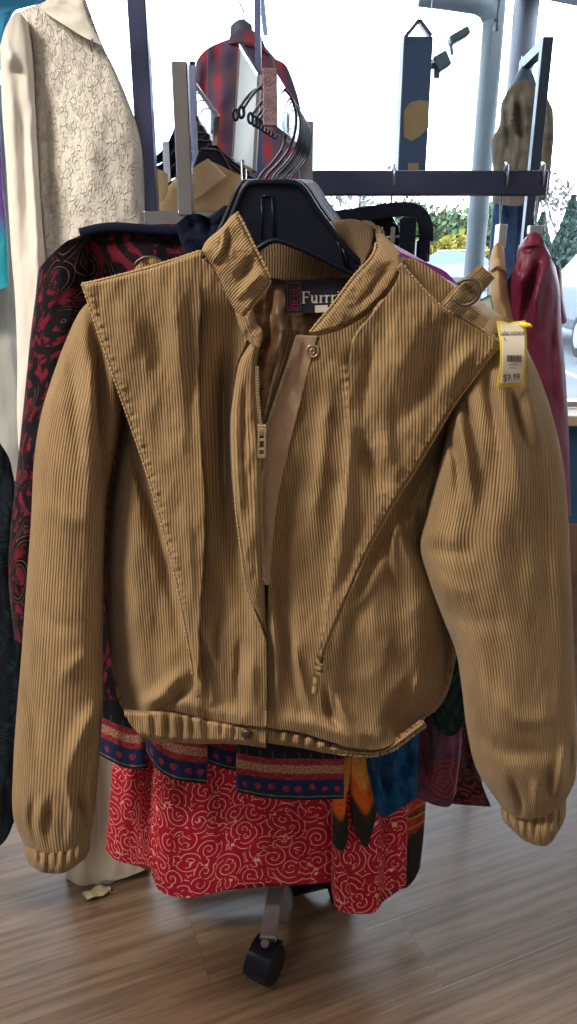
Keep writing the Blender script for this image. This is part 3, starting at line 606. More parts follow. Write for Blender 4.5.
# ================================================================== fabrics of the other garments
def swirl_mat(name, ground, line, cell=21, pitch=.0115, width=.0013):
    t = NT(name); v = t.warp(t.uv(), 14, .012); 
    vo = t.voro(v, cell); d = t.n('ShaderNodeVectorMath', operation='SUBTRACT'); t.l(v, d.inputs[0]); t.l(vo.outputs['Position'], d.inputs[1])
    x = t.xyz(d.outputs[0]); r = t.M('SQRT', t.M('ADD', t.M('MULTIPLY', x[0], x[0]), t.M('MULTIPLY', x[1], x[1])))
    cx = t.xyz(vo.outputs['Color']); sg = t.M('SIGN', t.M('SUBTRACT', cx[0], .5))
    th = t.M('ADD', t.M('DIVIDE', t.M('ARCTAN2', x[1], x[0]), 2*math.pi), cx[1])
    sp = t.M('FRACT', t.M('ADD', t.M('MULTIPLY', th, sg), t.M('DIVIDE', r, pitch)))
    ln = t.M('MULTIPLY', t.M('ABSOLUTE', t.M('SUBTRACT', sp, .5)), pitch)
    l1 = t.ramp(ln, width*.45, width*.8, 1, 0)
    gate = t.ramp(t.noise(v, 34, 1), .40, .46)
    ve = t.voro(t.warp(t.uv(), 22, .02), cell*.62, 'DISTANCE_TO_EDGE'); l2 = t.ramp(ve.outputs['Distance'], .018, .032, 1, 0)
    l3 = t.ramp(t.M('ABSOLUTE', t.M('SUBTRACT', t.noise(t.uv(), 46, 1), .5)), .012, .028, 1, 0)
    m_ = t.M('MAXIMUM', t.M('MULTIPLY', l1, gate), t.M('MULTIPLY', l3, t.M('SUBTRACT', 1, gate)))
    c = t.mix(m_, ground, line)
    return t.bsdf(c, .75, 0, t.bump(t.noise(t.uv(), 900, 1), .0003), spec=.2)
def paisley_mat(name, dark, mid, thin, cell=9, thr=.5, seed=0.0):
    t = NT(name); mp = t.uv(1, .8, .4+seed); v = t.warp(mp, 7, .10, 2)
    vo = t.voro(v, cell); dd = vo.outputs['Distance']
    rings = t.M('ABSOLUTE', t.M('SINE', t.M('MULTIPLY', dd, 11)))
    big = t.ramp(rings, .55, .8); small = t.noise(t.warp(mp, 30, .03), 55, 3, .6)
    m1 = t.M('MULTIPLY', big, t.ramp(small, thr-.06, thr+.02)); m2 = t.ramp(t.noise(v, 16, 3), .60, .67)
    line = t.ramp(t.M('ABSOLUTE', t.M('SUBTRACT', rings, .35)), .02, .06, 1, 0); lg = t.ramp(t.noise(mp, 13, 1), .46, .54)
    c = t.mix(m1, dark, mid); c = t.mix(t.M('MULTIPLY', t.M('MULTIPLY', m2, small), 1.0), c, mid); c = t.mix(t.M('MULTIPLY', t.M('MULTIPLY', line, lg), .8), c, thin)
    return t.bsdf(c, .8, 0, t.bump(small, .0012), sheen=.05, spec=.2)
def border_mat(name):
    t = NT(name); x = t.xyz(t.uv()); v = t.M('ADD', x[1], t.M('MULTIPLY', t.M('SUBTRACT', t.noise(t.uv(), 60, 1), .5), .003))
    fl = t.voro(t.comb(x[0], t.M('ADD', x[1], .004)), 42, rnd=.35); flower = t.ramp(t.M('ADD', fl.outputs['Distance'], t.M('MULTIPLY', t.M('SUBTRACT', t.noise(t.uv(), 130, 2), .5), .25)), .20, .28, 1, 0)
    sp = t.noise(t.uv(), 420, 2, .7); sp2 = t.noise(t.uv(), 160, 2)
    navy = t.mix(t.M('MULTIPLY', flower, t.ramp(sp2, .35, .5)), (.008, .018, .075), (.30, .025, .04))
    gold = t.mix(t.ramp(sp, .45, .55), (.22, .02, .03), (.42, .32, .20)); red = t.mix(t.ramp(sp2, .4, .7), (.20, .012, .025), (.32, .04, .05))
    sc = t.voro(t.uv(1, 1), 46, 'DISTANCE_TO_EDGE', .2); blk = t.mix(t.M('MULTIPLY', t.ramp(sc.outputs['Distance'], .02, .05, .5, 0), t.ramp(v, .094, .090)), (.004, .005, .010), (.10, .16, .18))
    c = t.mix(t.ramp(v, .0035, .0045), (.008, .012, .010), navy)
    for e, cc in ((.038, red), (.050, gold), (.066, red), (.078, blk)): c = t.mix(t.ramp(v, e, e+.0012), c, cc)
    c = t.mix(t.M('MULTIPLY', t.ramp(t.M('ABSOLUTE', t.M('SUBTRACT', v, .0062)), .0006, .0012, 1, 0), .7), c, (.20, .24, .16))
    return t.bsdf(c, .75, 0, t.bump(sp, .0005), sheen=.1, spec=.2)
def velvet(name, a, b, sc=30, rough=.7, bump=.002, **k):
    if max(b) < .3 and 'maroon' not in name: k['spec'] = .08
    t = NT(name); n_ = t.noise(t.uv(1, .5), sc, 4, .6)
    return t.bsdf(t.mix(t.ramp(n_, .3, .7), a, b), rough, 0, t.bump(n_, bump), sheen=.3 if max(b) > .3 else .03, **k)
def gradient_mat(name, stops):
    t = NT(name); x = t.xyz(t.uv()); v = t.M('ADD', x[1], t.M('MULTIPLY', t.noise(t.uv(), 60, 3), .012)); c = stops[0][1]
    for e, cc in stops[1:]: c = t.mix(t.ramp(v, e-.012, e+.012), c, cc)
    c = t.mix(t.M('MULTIPLY', t.ramp(t.noise(t.uv(), 130, 3), .5, .6), .25), c, (.02, .03, .02))
    return t.bsdf(c, .6, 0, spec=.3)
def plaid_mat():
    t = NT('red_plaid_flannel'); v = t.warp(t.uv(), 8, .012); x = t.xyz(v)
    bx = t.ramp(t.M('ABSOLUTE', t.M('SINE', t.M('MULTIPLY', x[0], 44))), .3, .8); by = t.ramp(t.M('ABSOLUTE', t.M('SINE', t.M('MULTIPLY', x[1], 38))), .3, .85)
    th = t.ramp(t.M('ABSOLUTE', t.M('SINE', t.M('ADD', t.M('MULTIPLY', x[0], 26), .8))), .05, .10, 1, 0)
    c = t.mix(bx, (.36, .05, .07), (.12, .08, .12)); c = t.mix(t.M('MULTIPLY', by, .6), c, (.08, .07, .14)); c = t.mix(t.M('MULTIPLY', th, .4), c, (.4, .3, .35))
    return t.bsdf(c, .85, 0, sheen=.2, spec=.2)
def lace_mat():
    t = NT('ivory_lace'); v = t.uv(1, .55); a = t.warp(v, 60, .012)
    f = t.voro(a, 170, 'DISTANCE_TO_EDGE'); h = t.ramp(f.outputs['Distance'], .02, .2); n_ = t.noise(v, 26, 4, .65); fl = t.ramp(t.noise(a, 95, 4, .7), .42, .62)
    pat = t.M('MULTIPLY', t.M('SUBTRACT', 1, t.M('MULTIPLY', h, .8)), fl)
    c = t.mix(pat, (.78, .74, .68), (.68, .62, .54)); c = t.mix(t.M('MULTIPLY', t.ramp(n_, .45, .7), .35), c, (.88, .84, .78))
    return t.bsdf(c, .7, 0, t.bump(t.M('ADD', pat, t.M('MULTIPLY', n_, .5)), .0022), spec=.2)
def tie_mat():
    t = NT('blue_teal_dye'); o = t.xyz(t.objc()); z = t.M('ADD', o[2], t.M('MULTIPLY', t.noise(t.objc(), 14, 3), .10))
    tc = t.n('ShaderNodeNewGeometry'); g = t.xyz(tc.outputs['Position']); z = t.M('ADD', g[2], t.M('MULTIPLY', t.noise(t.objc(), 14, 3), .06))
    c = t.mix(t.ramp(z, 1.36, 1.40), (.005, .012, .03), (.01, .30, .40)); c = t.mix(t.ramp(z, 1.50, 1.56), c, (.16, .06, .34)); c = t.mix(t.ramp(z, 1.66, 1.72), c, (.03, .30, .55))
    return t.bsdf(c, .5, 0, t.bump(t.noise(t.objc(), 60, 3), .002))
F_ = dict(white=velvet('ivory_crepe', (.80, .75, .68), (.86, .82, .76), 12, .7, .002), grey=velvet('grey_drape', (.36, .36, .34), (.46, .46, .43), 10, .7, .003),
    pants=velvet('ivory_cotton', (.62, .54, .46), (.70, .62, .54), 12, .8, .002), tan=velvet('tan_wool', (.56, .38, .19), (.66, .46, .25), 20, .9, .001),
    maroon=velvet('maroon_satin', (.15, .012, .045), (.21, .02, .065), 16, .48, .001), purple=velvet('purple_satin', (.30, .02, .36), (.40, .03, .48), 16, .5, .002),
    blue=velvet('blue_crushed_velvet', (.002, .020, .075), (.010, .085, .22), 42, .45, .010), navyv=velvet('midnight_velvet', (.004, .006, .016), (.010, .014, .034), 60, .9, .002),
    coat=velvet('grey_brown_wool', (.15, .145, .12), (.24, .23, .20), 40, .95, .003), denim=velvet('dark_denim', (.015, .07, .20), (.03, .12, .32), 60, .9, .001),
    black=velvet('black_cloth', (.006, .006, .010), (.014, .014, .022), 30, .9, .001), dteal=paisley_mat('black_teal_print', (.003, .006, .011), (.006, .03, .04), (.03, .05, .10), 14, .6),
    dgreen=paisley_mat('black_green_print', (.003, .007, .009), (.006, .036, .028), (.02, .05, .09), 16, .5))
pais = paisley_mat('black_crimson_paisley_velvet', (.005, .003, .007), (.15, .008, .024), (.26, .16, .11), 13, .53)
redsw = swirl_mat('red_swirl_cotton', (.38, .006, .030), (.80, .42, .34)); bord = border_mat('navy_red_border_print')
# ================================================================== rack that carries the jacket
RX = float(at(306, 150, 1.5)[0]); RY = 1.5
rk = thing('garment_rack', 'chrome garment rack with a front arm, a long crossbar and a black caster', 'garment rack', (RX, RY, 0))
ch, cd = M['chrome'], M['chrome_dark']
ztop = V(306, 122, 1.5).z
m = MB(); m.box((RX-.013, RY-.013, .06), (RX+.013, RY+.013, ztop)); m.build('post', ch, rk, bevel=.002)
A0, A1 = V(270, 100, .80), V(304, 138, 1.49)
m = MB(); m.bar(A0, A1, .0132, .045); arm = m.build('front_arm', ch, rk, bevel=.0012)
m = MB(); m.bar(A0+Vector((0, -.002, .002)), A0+Vector((0, .0004, .002)), .0138, .049)
m.build('end_plate', plain('scratched_end_plate', (.25, .17, .19), .5, .5, nz=.6, sc=160, bump=.001), arm, bevel=.001)
B0, B1 = V(312, 183.5, 1.5), V(546, 183.5, 1.5); B1.z = B0.z
m = MB(); m.bar(B0, B1, .022, .043); xb = m.build('crossbar', cd, rk, bevel=.003)
m = MB()
for px in (505, 541):
    m = MB(); p = V(px, 172, 1.49); p.z = B0.z; m.tube([p+Vector((0, -.014, .012)), p+Vector((0, -.014, .030)), p+Vector((0, .0, .034))], .0022, 8); m.build('hook_stop', M['chrome'], xb)
pz = V(150, 215, 1.45)
m = MB(); m.box((pz.x-.0155, 1.435, .06), (pz.x+.0155, 1.466, 2.35)); m.build('post', cd, rk, 'tall dark chrome post', bevel=.002)
p2 = V(180, 63, 1.40); m = MB(); m.box((p2.x-.013, 1.387, V(180, 216, 1.40).z), (p2.x+.013, 1.413, p2.z)); m.build('post', ch, rk, 'short bright post', bevel=.002)
c0, c1 = V(145, 219, 1.42), V(192, 220, 1.42); c1.z = c0.z
m = MB(); m.bar(c0, Vector((RX, 1.42, c0.z)), .026, .026); m.build('side_bar', ch, rk, bevel=.002)
m = MB(); m.bar(Vector((RX, 1.42, c0.z)), Vector((RX, 1.51, c0.z)), .02, .026); m.build('lower_bar', cd, rk); m = MB(); m.bar(Vector((pz.x, 1.45, .078)), Vector((RX, 1.5, .078)), .036, .026); m.build('lower_bar', cd, rk)
for (px, y0, y1, Y) in ((192, 66, 150, 1.75), (166, 142, 226, 1.75)):
    q = V(px, y0, Y); m = MB(); m.box((q.x-.007, Y-.007, .9), (q.x+.007, Y+.007, q.z)); m.bar((q.x, Y, .91), (RX, 1.5, .91), .014, .014); m.build('post', ch, rk)
f0 = floor_pt(268, 941, .088); fd = floor_pt(277, 880, .088)-f0; f1 = f0+fd*((RY-f0.y)/fd.y)
m = MB(); m.bar(f0, f1, .034, .022); m.bar(f1+Vector((-.02, 0, 0)), Vector((RX+.02, RY, .088)), .04, .022); m.build('foot_bar', M['steel'], rk, bevel=.003)
m = MB(); m.bar(f0, f0+(f1-f0).normalized()*.03, .030, .016); m.bar(f0+Vector((-.006, -.012, -.010)), f0+Vector((-.006, .012, -.010)), .03, .020); m.build('foot_plug', plain('brown_steel', (.16, .11, .09), .5, .5), rk)
def caster(c, parent, ang, r=.041):
    ax = Vector((math.cos(ang), math.sin(ang), 0)); m = MB(); n = 40; side = ax.cross(Vector((0, 0, 1)))
    for sgn in (-1, 1):
        prof = [(.010, .0), (r-.004, .0), (r, .004), (r, .020), (r-.006, .026), (r*.55, .028), (.0001, .028)]
        vs = [c+ax*sgn*(.003+b)+(side*math.cos(2*math.pi*k/n)+Vector((0, 0, 1))*math.sin(2*math.pi*k/n))*a for a, b in prof for k in range(n)]
        m.add(vs, [(i*n+k, i*n+(k+1) % n, (i+1)*n+(k+1) % n, (i+1)*n+k) for i in range(len(prof)-1) for k in range(n)])
    w_ = m.build('caster', M['rubber'], parent, 'black twin wheel caster', smooth=True)
    h = MB(); hv = []; K = 16
    for k in range(K+1):
        a = math.pi*(.02+.72*k/K)
        for rr in (r+.002, r+.007): 
            for b in (-.026, .026): hv.append(c+ax*b+(side*math.cos(a)+Vector((0, 0, 1))*math.sin(a))*rr)
    fs = []
    for k in range(K):
        a = k*4; b = a+4; fs += [(a, b, b+1, a+1), (a+2, a+3, b+3, b+2), (a, a+2, b+2, b), (a+1, b+1, b+3, a+3)]
    fs += [(0, 1, 3, 2), (K*4, K*4+2, K*4+3, K*4+1)]
    h.add(hv, fs); h.build('wheel_hood', M['black_plastic'], w_)
    h = MB(); h.tube([c+Vector((0, 0, r*.6)), c+Vector((0, 0, r+.01))], .009, 12); h.build('stem', M['steel'], w_)
caster(Vector((f0.x-.006, f0.y-.008, .041)), rk, math.radians(-28))
caster(Vector((pz.x, 1.45, .041)), rk, math.radians(20)); caster(Vector((RX, RY+.0, .041)), rk, math.radians(60))
# ================================================================== hangers
def copy_tree(o, parent=None):
    c = o.copy(); COL.objects.link(c); c.parent = parent
    for chd in [q for q in SC.objects if q.parent == o and q != c]: copy_tree(chd, c)
    return c
HY = .905
armtop = lambda Y: A0.lerp(A1, (Y-A0.y)/(A1.y-A0.y))+Vector((0, 0, .0225))
def plate(mb, outline, Y, th):
    """flat moulded plate with thickness from its outline"""
    n = len(outline); a = [V(x, y, Y) for x, y in outline]; b = [p+Vector((0, th, 0)) for p in a]
    mb.add(a+b, [tuple(range(n))[::-1], tuple(range(n, 2*n))]+[(i, (i+1) % n, n+(i+1) % n, n+i) for i in range(n)])
def make_hanger(label, group=None):
    h = thing('coat_hanger', label, 'hanger', armtop(HY), group)
    top = spline([(150, 296), (185, 280), (212, 254), (228, 226), (238, 202), (243, 190), (248, 184), (256, 182.5), (290, 182.5), (299, 185), (306, 192), (318, 211), (333, 231), (355, 258), (390, 282), (430, 300)], 60)
    bot = spline([(430, 308), (388, 294), (352, 274), (318, 256), (292, 245), (275, 240), (262, 246), (240, 262), (212, 282), (180, 296), (150, 304)], 50)
    m = MB(); plate(m, list(top)+list(bot), HY, .006); bd = m.build('hanger_body', M['black_plastic'], h, bevel=.001)
    r = MB(); r.tube([V(x, y, HY-.001) for x, y in top], .0036, 8); r.tube([V(x, y, HY-.001) for x, y in bot], .0034, 8)
    for a, b in (((262, 196), (262, 238)), ((272, 196), (274, 238)), ((336, 236), (346, 268)), ((262, 196), (272, 196)), ((342, 246), (350, 270))): r.tube([V(*a, HY-.001), V(*b, HY-.001)], .0016, 6)
    r.build('hanger_rim', M['black_plastic'], bd, smooth=True)
    hk = spline([(243, 101), (246, 96), (252, 87), (260, 79), (268, 75.5), (279, 77.5), (290, 87), (296, 104), (295, 124), (289, 141), (278, 156), (267, 168), (262, 184)], 46)
    z0 = armtop(HY).z; dz = z0+.0022-V(268, 75.5, HY).z; hp = [V(x, y, HY+.003)+Vector((0, 0, dz)) for x, y in hk]
    hp[-1] = V(262, 186, HY+.003)
    q = MB(); q.tube(hp, .0016, 8); q.build('hook', M['hook_wire'], h, 'dark wire hook', smooth=True)
    q = MB(); c = hp[0]; q.tube([c+Vector((.0028*math.cos(a)-.002, 0, .0055*math.sin(a)-.003)) for a in np.linspace(0, 2*math.pi, 17)], .0017, 8); q.build('hook_tip', M['black_plastic'], h, smooth=True)
    return h
hg = make_hanger('front black plastic hanger holding the tan corduroy jacket')
ys = [.95, .995, 1.035, 1.075, 1.115, 1.16, 1.21, 1.27, 1.34]
for i, Y in enumerate(ys):
    c = copy_tree(hg); p = armtop(Y); c.location = p
    c.rotation_euler.z = [-.06, .05, -.04, .06, .02, -.05, .04, .0, .05][i]
    if i == 0: c.location.x -= .012; c.rotation_euler.z = .12; c['label'] = 'black plastic hanger just behind the one in the jacket, poking out at its left'
    else:
        c['label'] = 'black wire-hooked hanger in the tight row behind the jacket on the rack arm'; c['group'] = 'hangers packed on the rack arm'; c.scale = (1, 1, 1)
# waterfall arm of the rack behind, with its row of hooks
wf_ = thing('slanted_rack', 'bright slanted chrome rack arm with a row of hooks left of the plaid shirt', 'garment rack', V(187, 92, 1.75))
W0, W1_ = V(184, 84, 1.93), V(216, 131, 1.70)
m = MB(); m.bar(W0, W1_, .012, .058); m.build('bar', ch, wf_, bevel=.001)
m = MB(); m.bar(W0+Vector((-.012, 0, 0)), W0+Vector((.004, 0, -.0)), .03, .07); m.bar(W0, Vector((V(192, 66, 1.75).x, 1.76, W0.z)), .012, .02); m.build('bracket', cd, wf_)
for k in range(5):
    c = copy_tree(hg); q = W0.lerp(W1_, .22+.16*k)+Vector((0, 0, .026)); c.location = q; c.rotation_euler.z = math.radians(28+3*k); c.scale = (.8, .8, .8)
    c['label'] = 'black hanger on the slanted chrome arm behind, above the pale tan jacket'; c['group'] = 'hangers on the slanted arm behind'
def label_only(o, l, g=None):
    o['label'] = l
    return o
# tan jacket on that arm
tj = thing('wool_jacket', 'pale tan jacket hanging behind the short bright rack post', 'jacket', V(200, 210, 1.6))
body('front', ([(176, 178), (190, 170), (207, 161), (225, 168), (246, 178)], [(168, 300), (210, 304), (262, 300)], [(176, 178), (158, 200), (152, 230), (168, 300)], [(246, 178), (262, 220), (262, 300)], 40), 1.66, .03, F_['tan'], tj, n=40,
     rel=dict(creases=[([(187, 202), (215, 184), (245, 172)], 4, -.012)], noise=(.004, 20, 20)))
body('lapel', ([(187, 173), (197, 165), (208, 158.5)], [(186, 206), (200, 196), (226, 176)], [(187, 173), (186, 190), (186, 206)], [(208, 158.5), (217, 167), (226, 176)], 20), 1.615, .008, F_['tan'], tj, n=24, label='turned collar flap')
body('lapel', ([(157, 169), (163, 171), (168, 174)], [(157, 203), (160, 203), (163, 201)], [(157, 169), (156, 186), (157, 203)], [(168, 174), (168, 190), (163, 201)], 20), 1.615, .008, F_['tan'], tj, n=24, label='narrow collar flap left of the post')
# ---- sign holder
tn = NT('translucent_card'); td = tn.n('ShaderNodeBsdfDiffuse'); td.inputs[0].default_value = (.85, .9, .93, 1); tt_ = tn.n('ShaderNodeBsdfTranslucent'); tt_.inputs[0].default_value = (.85, .92, .95, 1); tm = tn.n('ShaderNodeMixShader'); tm.inputs[0].default_value = .6; tn.l(td.outputs[0], tm.inputs[1]); tn.l(tt_.outputs[0], tm.inputs[2]); tn.l(tm.outputs[0], tn.out.inputs[0]); trans = tn.m
sg = thing('sign_holder', 'white card sign in a chrome holder standing left of the hanger hooks', 'sign holder', V(244, 182, 1.55))
q = [V(240.5, 45.5, 1.62), V(259, 75, 1.50), V(254, 171, 1.50), V(233, 159, 1.62)]; nrm = Vector((.1, .008, 0)).normalized()*.004+Vector((.001, .004, 0))
m = MB(); m.hexa([q[3], q[2], q[2]+nrm, q[3]+nrm, q[0], q[1], q[1]+nrm, q[0]+nrm]); m.build('card', trans, sg, bevel=.001)
m = MB()
for i in range(4): m.bar(q[i], q[(i+1) % 4], .006, .006)
m.build('holder_frame', ch, sg); e = V(243.5, 160, 1.56)
m = MB(); m.tube([e, Vector((e.x, e.y, c0.z+.01)), Vector((e.x, 1.42, c0.z+.01))], .006, 12); m.build('stem', ch, sg, smooth=True)
# ================================================================== garments under and beside the jacket on the same arm
vj = thing('velvet_jacket', 'black and crimson paisley velvet jacket right behind the left side of the corduroy jacket', 'jacket', V(200, 650, 1.06))
body('body', ([(60, 250), (82, 234), (114, 227), (180, 224), (250, 228), (330, 262)], [(102, 700), (250, 712), (372, 700)], [(60, 250), (86, 330), (99, 480), (100, 600), (102, 700)], [(330, 262), (360, 360), (368, 560), (372, 700)], 120), 1.07, .022, pais, vj, n=90, rel=dict(noise=(.006, 30, 50)))
body('sleeve', ([(38, 270), (50, 256), (69, 240), (90, 236)], [(15, 640), (26, 644), (42, 640)], [(38, 270), (35, 300), (30, 340), (25, 391), (19, 450), (13, 505), (9, 550), (9, 590), (15, 640)], [(90, 236), (84, 330), (66, 460), (52, 560), (42, 640)], 120), 1.05, .035, pais, vj, n=60, rel=dict(noise=(.005, 20, 50)))
m = MB(); m.tube([V(x, y, 1.045) for x, y in spline([(81, 234), (96, 230), (114, 228), (140, 229.5), (165, 231.5), (186, 231)], 20)], .0075, 10); m.build('neck_binding', F_['navyv'], vj, smooth=True)
body('collar', ([(176, 224), (188, 215), (200, 214), (212, 218), (226, 205), (240, 212)], [(190, 262), (214, 262), (240, 268)], [(176, 224), (180, 240), (190, 262)], [(240, 212), (244, 236), (240, 268)], 30), 1.02, .022, F_['navyv'], vj, n=50,
     rel=dict(creases=[([(207, 214), (210, 240)], 3, -.010), ([(190, 218), (200, 240)], 4, -.006)], noise=(.003, 8, 10)), label='midnight blue velvet stand collar')
ps = thing('satin_blouse', 'purple satin blouse peeking over the right shoulder of the corduroy jacket', 'blouse', V(430, 300, 1.03))
body('body', ([(380, 236), (404, 254), (430, 264), (446, 272), (459, 286)], [(384, 420), (410, 424), (436, 420)], [(380, 236), (378, 330), (384, 420)], [(459, 286), (452, 340), (436, 420)], 40), 1.00, .012, F_['purple'], ps, n=40)
# patterned blouse hem in four folds
bl = thing('border_blouse', 'dark blouse with a navy, red and gold border hem directly below the corduroy waistband', 'blouse', V(220, 780, 1.12))
BLP = [([(112, 560), (150, 562)], [(99, 755), (118, 765), (131, 769), (147, 768)], [(112, 560), (104, 650), (99, 755)], [(150, 562), (153, 660), (147, 768)], 1.130, .018),
       ([(140, 560), (200, 562)], [(146, 752), (156, 768), (170, 778), (186, 782), (207, 784)], [(140, 560), (146, 660), (146, 752)], [(200, 562), (209, 660), (207, 784)], 1.105, .020),
       ([(196, 560), (246, 562)], [(205, 762), (222, 768), (240, 772)], [(196, 560), (204, 660), (205, 762)], [(246, 562), (240, 660), (240, 772)], 1.150, .012),
       ([(226, 560), (300, 556), (344, 560)], [(236, 792), (266, 798), (300, 800), (344, 799)], [(226, 560), (235, 660), (236, 792)], [(344, 560), (344, 660), (344, 799)], 1.105, .022)]
for T_, B_, L_, R_, Yc_, D_ in BLP:
    body('hem_panel', (T_, B_, L_, R_, 70), Yc_, D_, bord, bl, n=60, rel=dict(creases=[([(L_[1][0]+14, 640), (L_[1][0]+12, 790)], 8, .006)], noise=(.004, 18, 60)))
body('neckline', ([(180, 300), (240, 290), (330, 300)], [(114, 566), (240, 570), (342, 566)], [(180, 300), (140, 420), (114, 566)], [(330, 300), (345, 420), (342, 566)], 20), 1.125, .016, F_['black'], bl, n=40, label='plain black upper part')
# red swirl skirt
rs = thing('swirl_skirt', 'red skirt with curling pink swirls hanging lowest under the jacket', 'skirt', V(230, 880, 1.25))
body('front_panel', ([(124, 600), (240, 604), (340, 600)], [(106, 850), (114, 859), (128, 864), (149, 866), (155, 884), (163, 893), (186, 898), (214, 893), (250, 884), (300, 884), (336, 882)],
    [(124, 600), (114, 700), (112, 766), (108, 820), (106, 850)], [(340, 600), (338, 740), (336, 882)], 120), 1.235, .030, redsw, rs, n=160, power=.4,
    rel=dict(creases=[([(150, 640), (148, 760), (151, 860)], 5, -.030), ([(138, 640), (130, 760), (126, 860)], 9, .012), ([(172, 640), (170, 760), (168, 890)], 10, .012), ([(214, 640), (220, 760), (228, 880)], 10, -.010), ([(262, 640), (258, 760), (262, 880)], 10, .008), ([(306, 640), (302, 760), (304, 880)], 8, -.010)], noise=(.006, 30, 90)))
body('front_panel', ([(320, 600), (400, 604)], [(331, 888), (336, 908), (348, 913), (362, 914), (377, 911), (383, 892), (406, 886)],
    [(320, 600), (330, 740), (331, 888)], [(400, 604), (409, 740), (406, 886)], 110), 1.205, .026, redsw, rs, n=110, power=.4,
    rel=dict(creases=[([(340, 640), (346, 760), (346, 900)], 7, .010), ([(384, 640), (384, 760), (384, 890)], 4, -.02), ([(365, 640), (366, 760), (364, 900)], 8, .006)], noise=(.004, 20, 90)))
body('waistband', ([(180, 420), (260, 416), (340, 420)], [(126, 604), (240, 608), (398, 604)], [(180, 420), (160, 500), (126, 604)], [(340, 420), (370, 500), (398, 604)], 20), 1.225, .02, F_['black'], rs, n=40, label='dark gathered top of the skirt')
# orange scarf ends
og = gradient_mat('orange_brown_dip_dye', [(0, (.008, .008, .008)), (.050, (.015, .012, .008)), (.075, (.75, .13, .012)), (.12, (.78, .34, .06)), (.20, (.20, .10, .04)), (.25, (.03, .02, .015))])
sc_ = thing('dip_dyed_scarf', 'orange to black dip-dyed scarf, both ends hanging over the red swirl skirt', 'scarf', V(355, 830, 1.17))
body('scarf_end', ([(334, 600), (352, 600)], [(332, 842), (338, 850), (344, 850), (348, 838)], [(334, 600), (334, 752), (333, 800), (332, 842)], [(352, 600), (352, 752), (347, 800), (348, 838)], 80), 1.155, .012, og, sc_, n=30, rel=dict(creases=[([(343, 650), (341, 840)], 4, .004)], noise=(.003, 8, 40)))
body('scarf_end', ([(350, 600), (374, 600)], [(352, 824), (360, 840), (367, 848), (376, 818)], [(350, 600), (350, 752), (351, 800), (352, 824)], [(374, 600), (374, 752), (379, 790), (376, 818)], 80), 1.160, .014, og, sc_, n=36, rel=dict(creases=[([(364, 650), (366, 840)], 5, .005)], noise=(.003, 8, 40)))
bv = thing('velvet_blouse', 'blue crushed velvet blouse hem between the orange scarf and the rose print', 'blouse', V(390, 800, 1.12))
body('body', ([(340, 560), (380, 556), (418, 560)], [(367, 768), (373, 795), (380, 816), (392, 814), (400, 806), (417, 798)], [(340, 560), (360, 700), (367, 768)], [(418, 560), (420, 700), (417, 798)], 110), 1.115, .024, F_['blue'], bv, n=80,
     rel=dict(creases=[([(380, 760), (388, 790), (392, 812)], 4, -.014), ([(398, 750), (392, 775), (390, 800)], 4, .010), ([(372, 750), (380, 780), (386, 806)], 4, .008), ([(408, 740), (408, 790)], 4, -.008), ([(400, 762), (404, 790)], 4, -.010)], noise=(.008, 9, 14)))
def rose_mat():
    t = NT('plum_rose_print'); g = t.n('ShaderNodeTexCoord'); mp = t.n('ShaderNodeMapping'); t.l(g.outputs['Object'], mp.inputs[0]); x = t.xyz(t.warp(mp.outputs[0], 30, .014))
    c = V(443, 772, 1.16)-V(440, 780, 1.18); dx = t.M('SUBTRACT', x[0], c.x); dz = t.M('SUBTRACT', x[2], c.z)
    r = t.M('SQRT', t.M('ADD', t.M('MULTIPLY', dx, dx), t.M('MULTIPLY', t.M('MULTIPLY', dz, dz), .55))); th = t.M('ARCTAN2', dz, dx)
    pet = t.M('FRACT', t.M('ADD', t.M('DIVIDE', r, .0085), t.M('ADD', t.M('MULTIPLY', th, .32), t.M('MULTIPLY', t.M('SINE', t.M('MULTIPLY', th, 5)), .22))))
    rose = t.mix(t.ramp(pet, .3, .75), (.05, .003, .02), (.22, .008, .035)); ground = t.mix(t.ramp(t.noise(t.objc(), 30, 3), .35, .7), (.035, .008, .035), (.16, .02, .09))
    col = t.mix(t.ramp(r, .032, .040, 1, 0), ground, rose)
    return t.bsdf(col, .5, 0, t.bump(t.noise(t.objc(), 70, 3), .003), sheen=.2)
rp = thing('rose_print_skirt', 'plum satin skirt with a large dark red rose print right of the blue velvet', 'skirt', V(440, 780, 1.18))
body('skirt_panel', ([(404, 560), (456, 560)], [(414, 797), (426, 802), (438, 806), (450, 806), (456, 792)], [(404, 560), (416, 700), (414, 797)], [(456, 560), (462, 720), (456, 792)], 110), 1.165, .026, rose_mat(), rp, n=80,
     rel=dict(creases=[([(424, 700), (422, 800)], 4, -.010), ([(434, 700), (436, 800)], 6, .008), ([(456, 720), (454, 790)], 3, -.006)], noise=(.006, 10, 30)))
gt = thing('green_print_top', 'black top with dark green print in the gap between body and right sleeve', 'top', V(445, 730, 1.10))
body('body', ([(400, 560), (468, 560)], [(404, 712), (430, 722), (444, 735), (456, 734), (466, 720)], [(400, 560), (402, 640), (404, 712)], [(468, 560), (468, 640), (466, 720)], 60), 1.125, .016, F_['dgreen'], gt, n=50, rel=dict(creases=[([(436, 640), (446, 720)], 6, .008)], noise=(.005, 10, 20)))
ep = paisley_mat('black_red_strip_print', (.012, .008, .014), (.18, .02, .03), (.30, .30, .22), 34, .5, 1.0)
et = thing('strip_print_blouse', 'black and red printed blouse with a pointed corner beside the right sleeve', 'blouse', V(470, 800, 1.24))
body('body', ([(430, 560), (470, 560)], [(440, 802), (460, 805), (490, 808)], [(430, 560), (436, 700), (440, 802)], [(470, 560), (474, 700), (479, 770), (491, 807)], 90), 1.225, .016, ep, et, n=60, rel=dict(creases=[([(464, 730), (470, 800)], 4, -.006)], noise=(.004, 14, 30)))
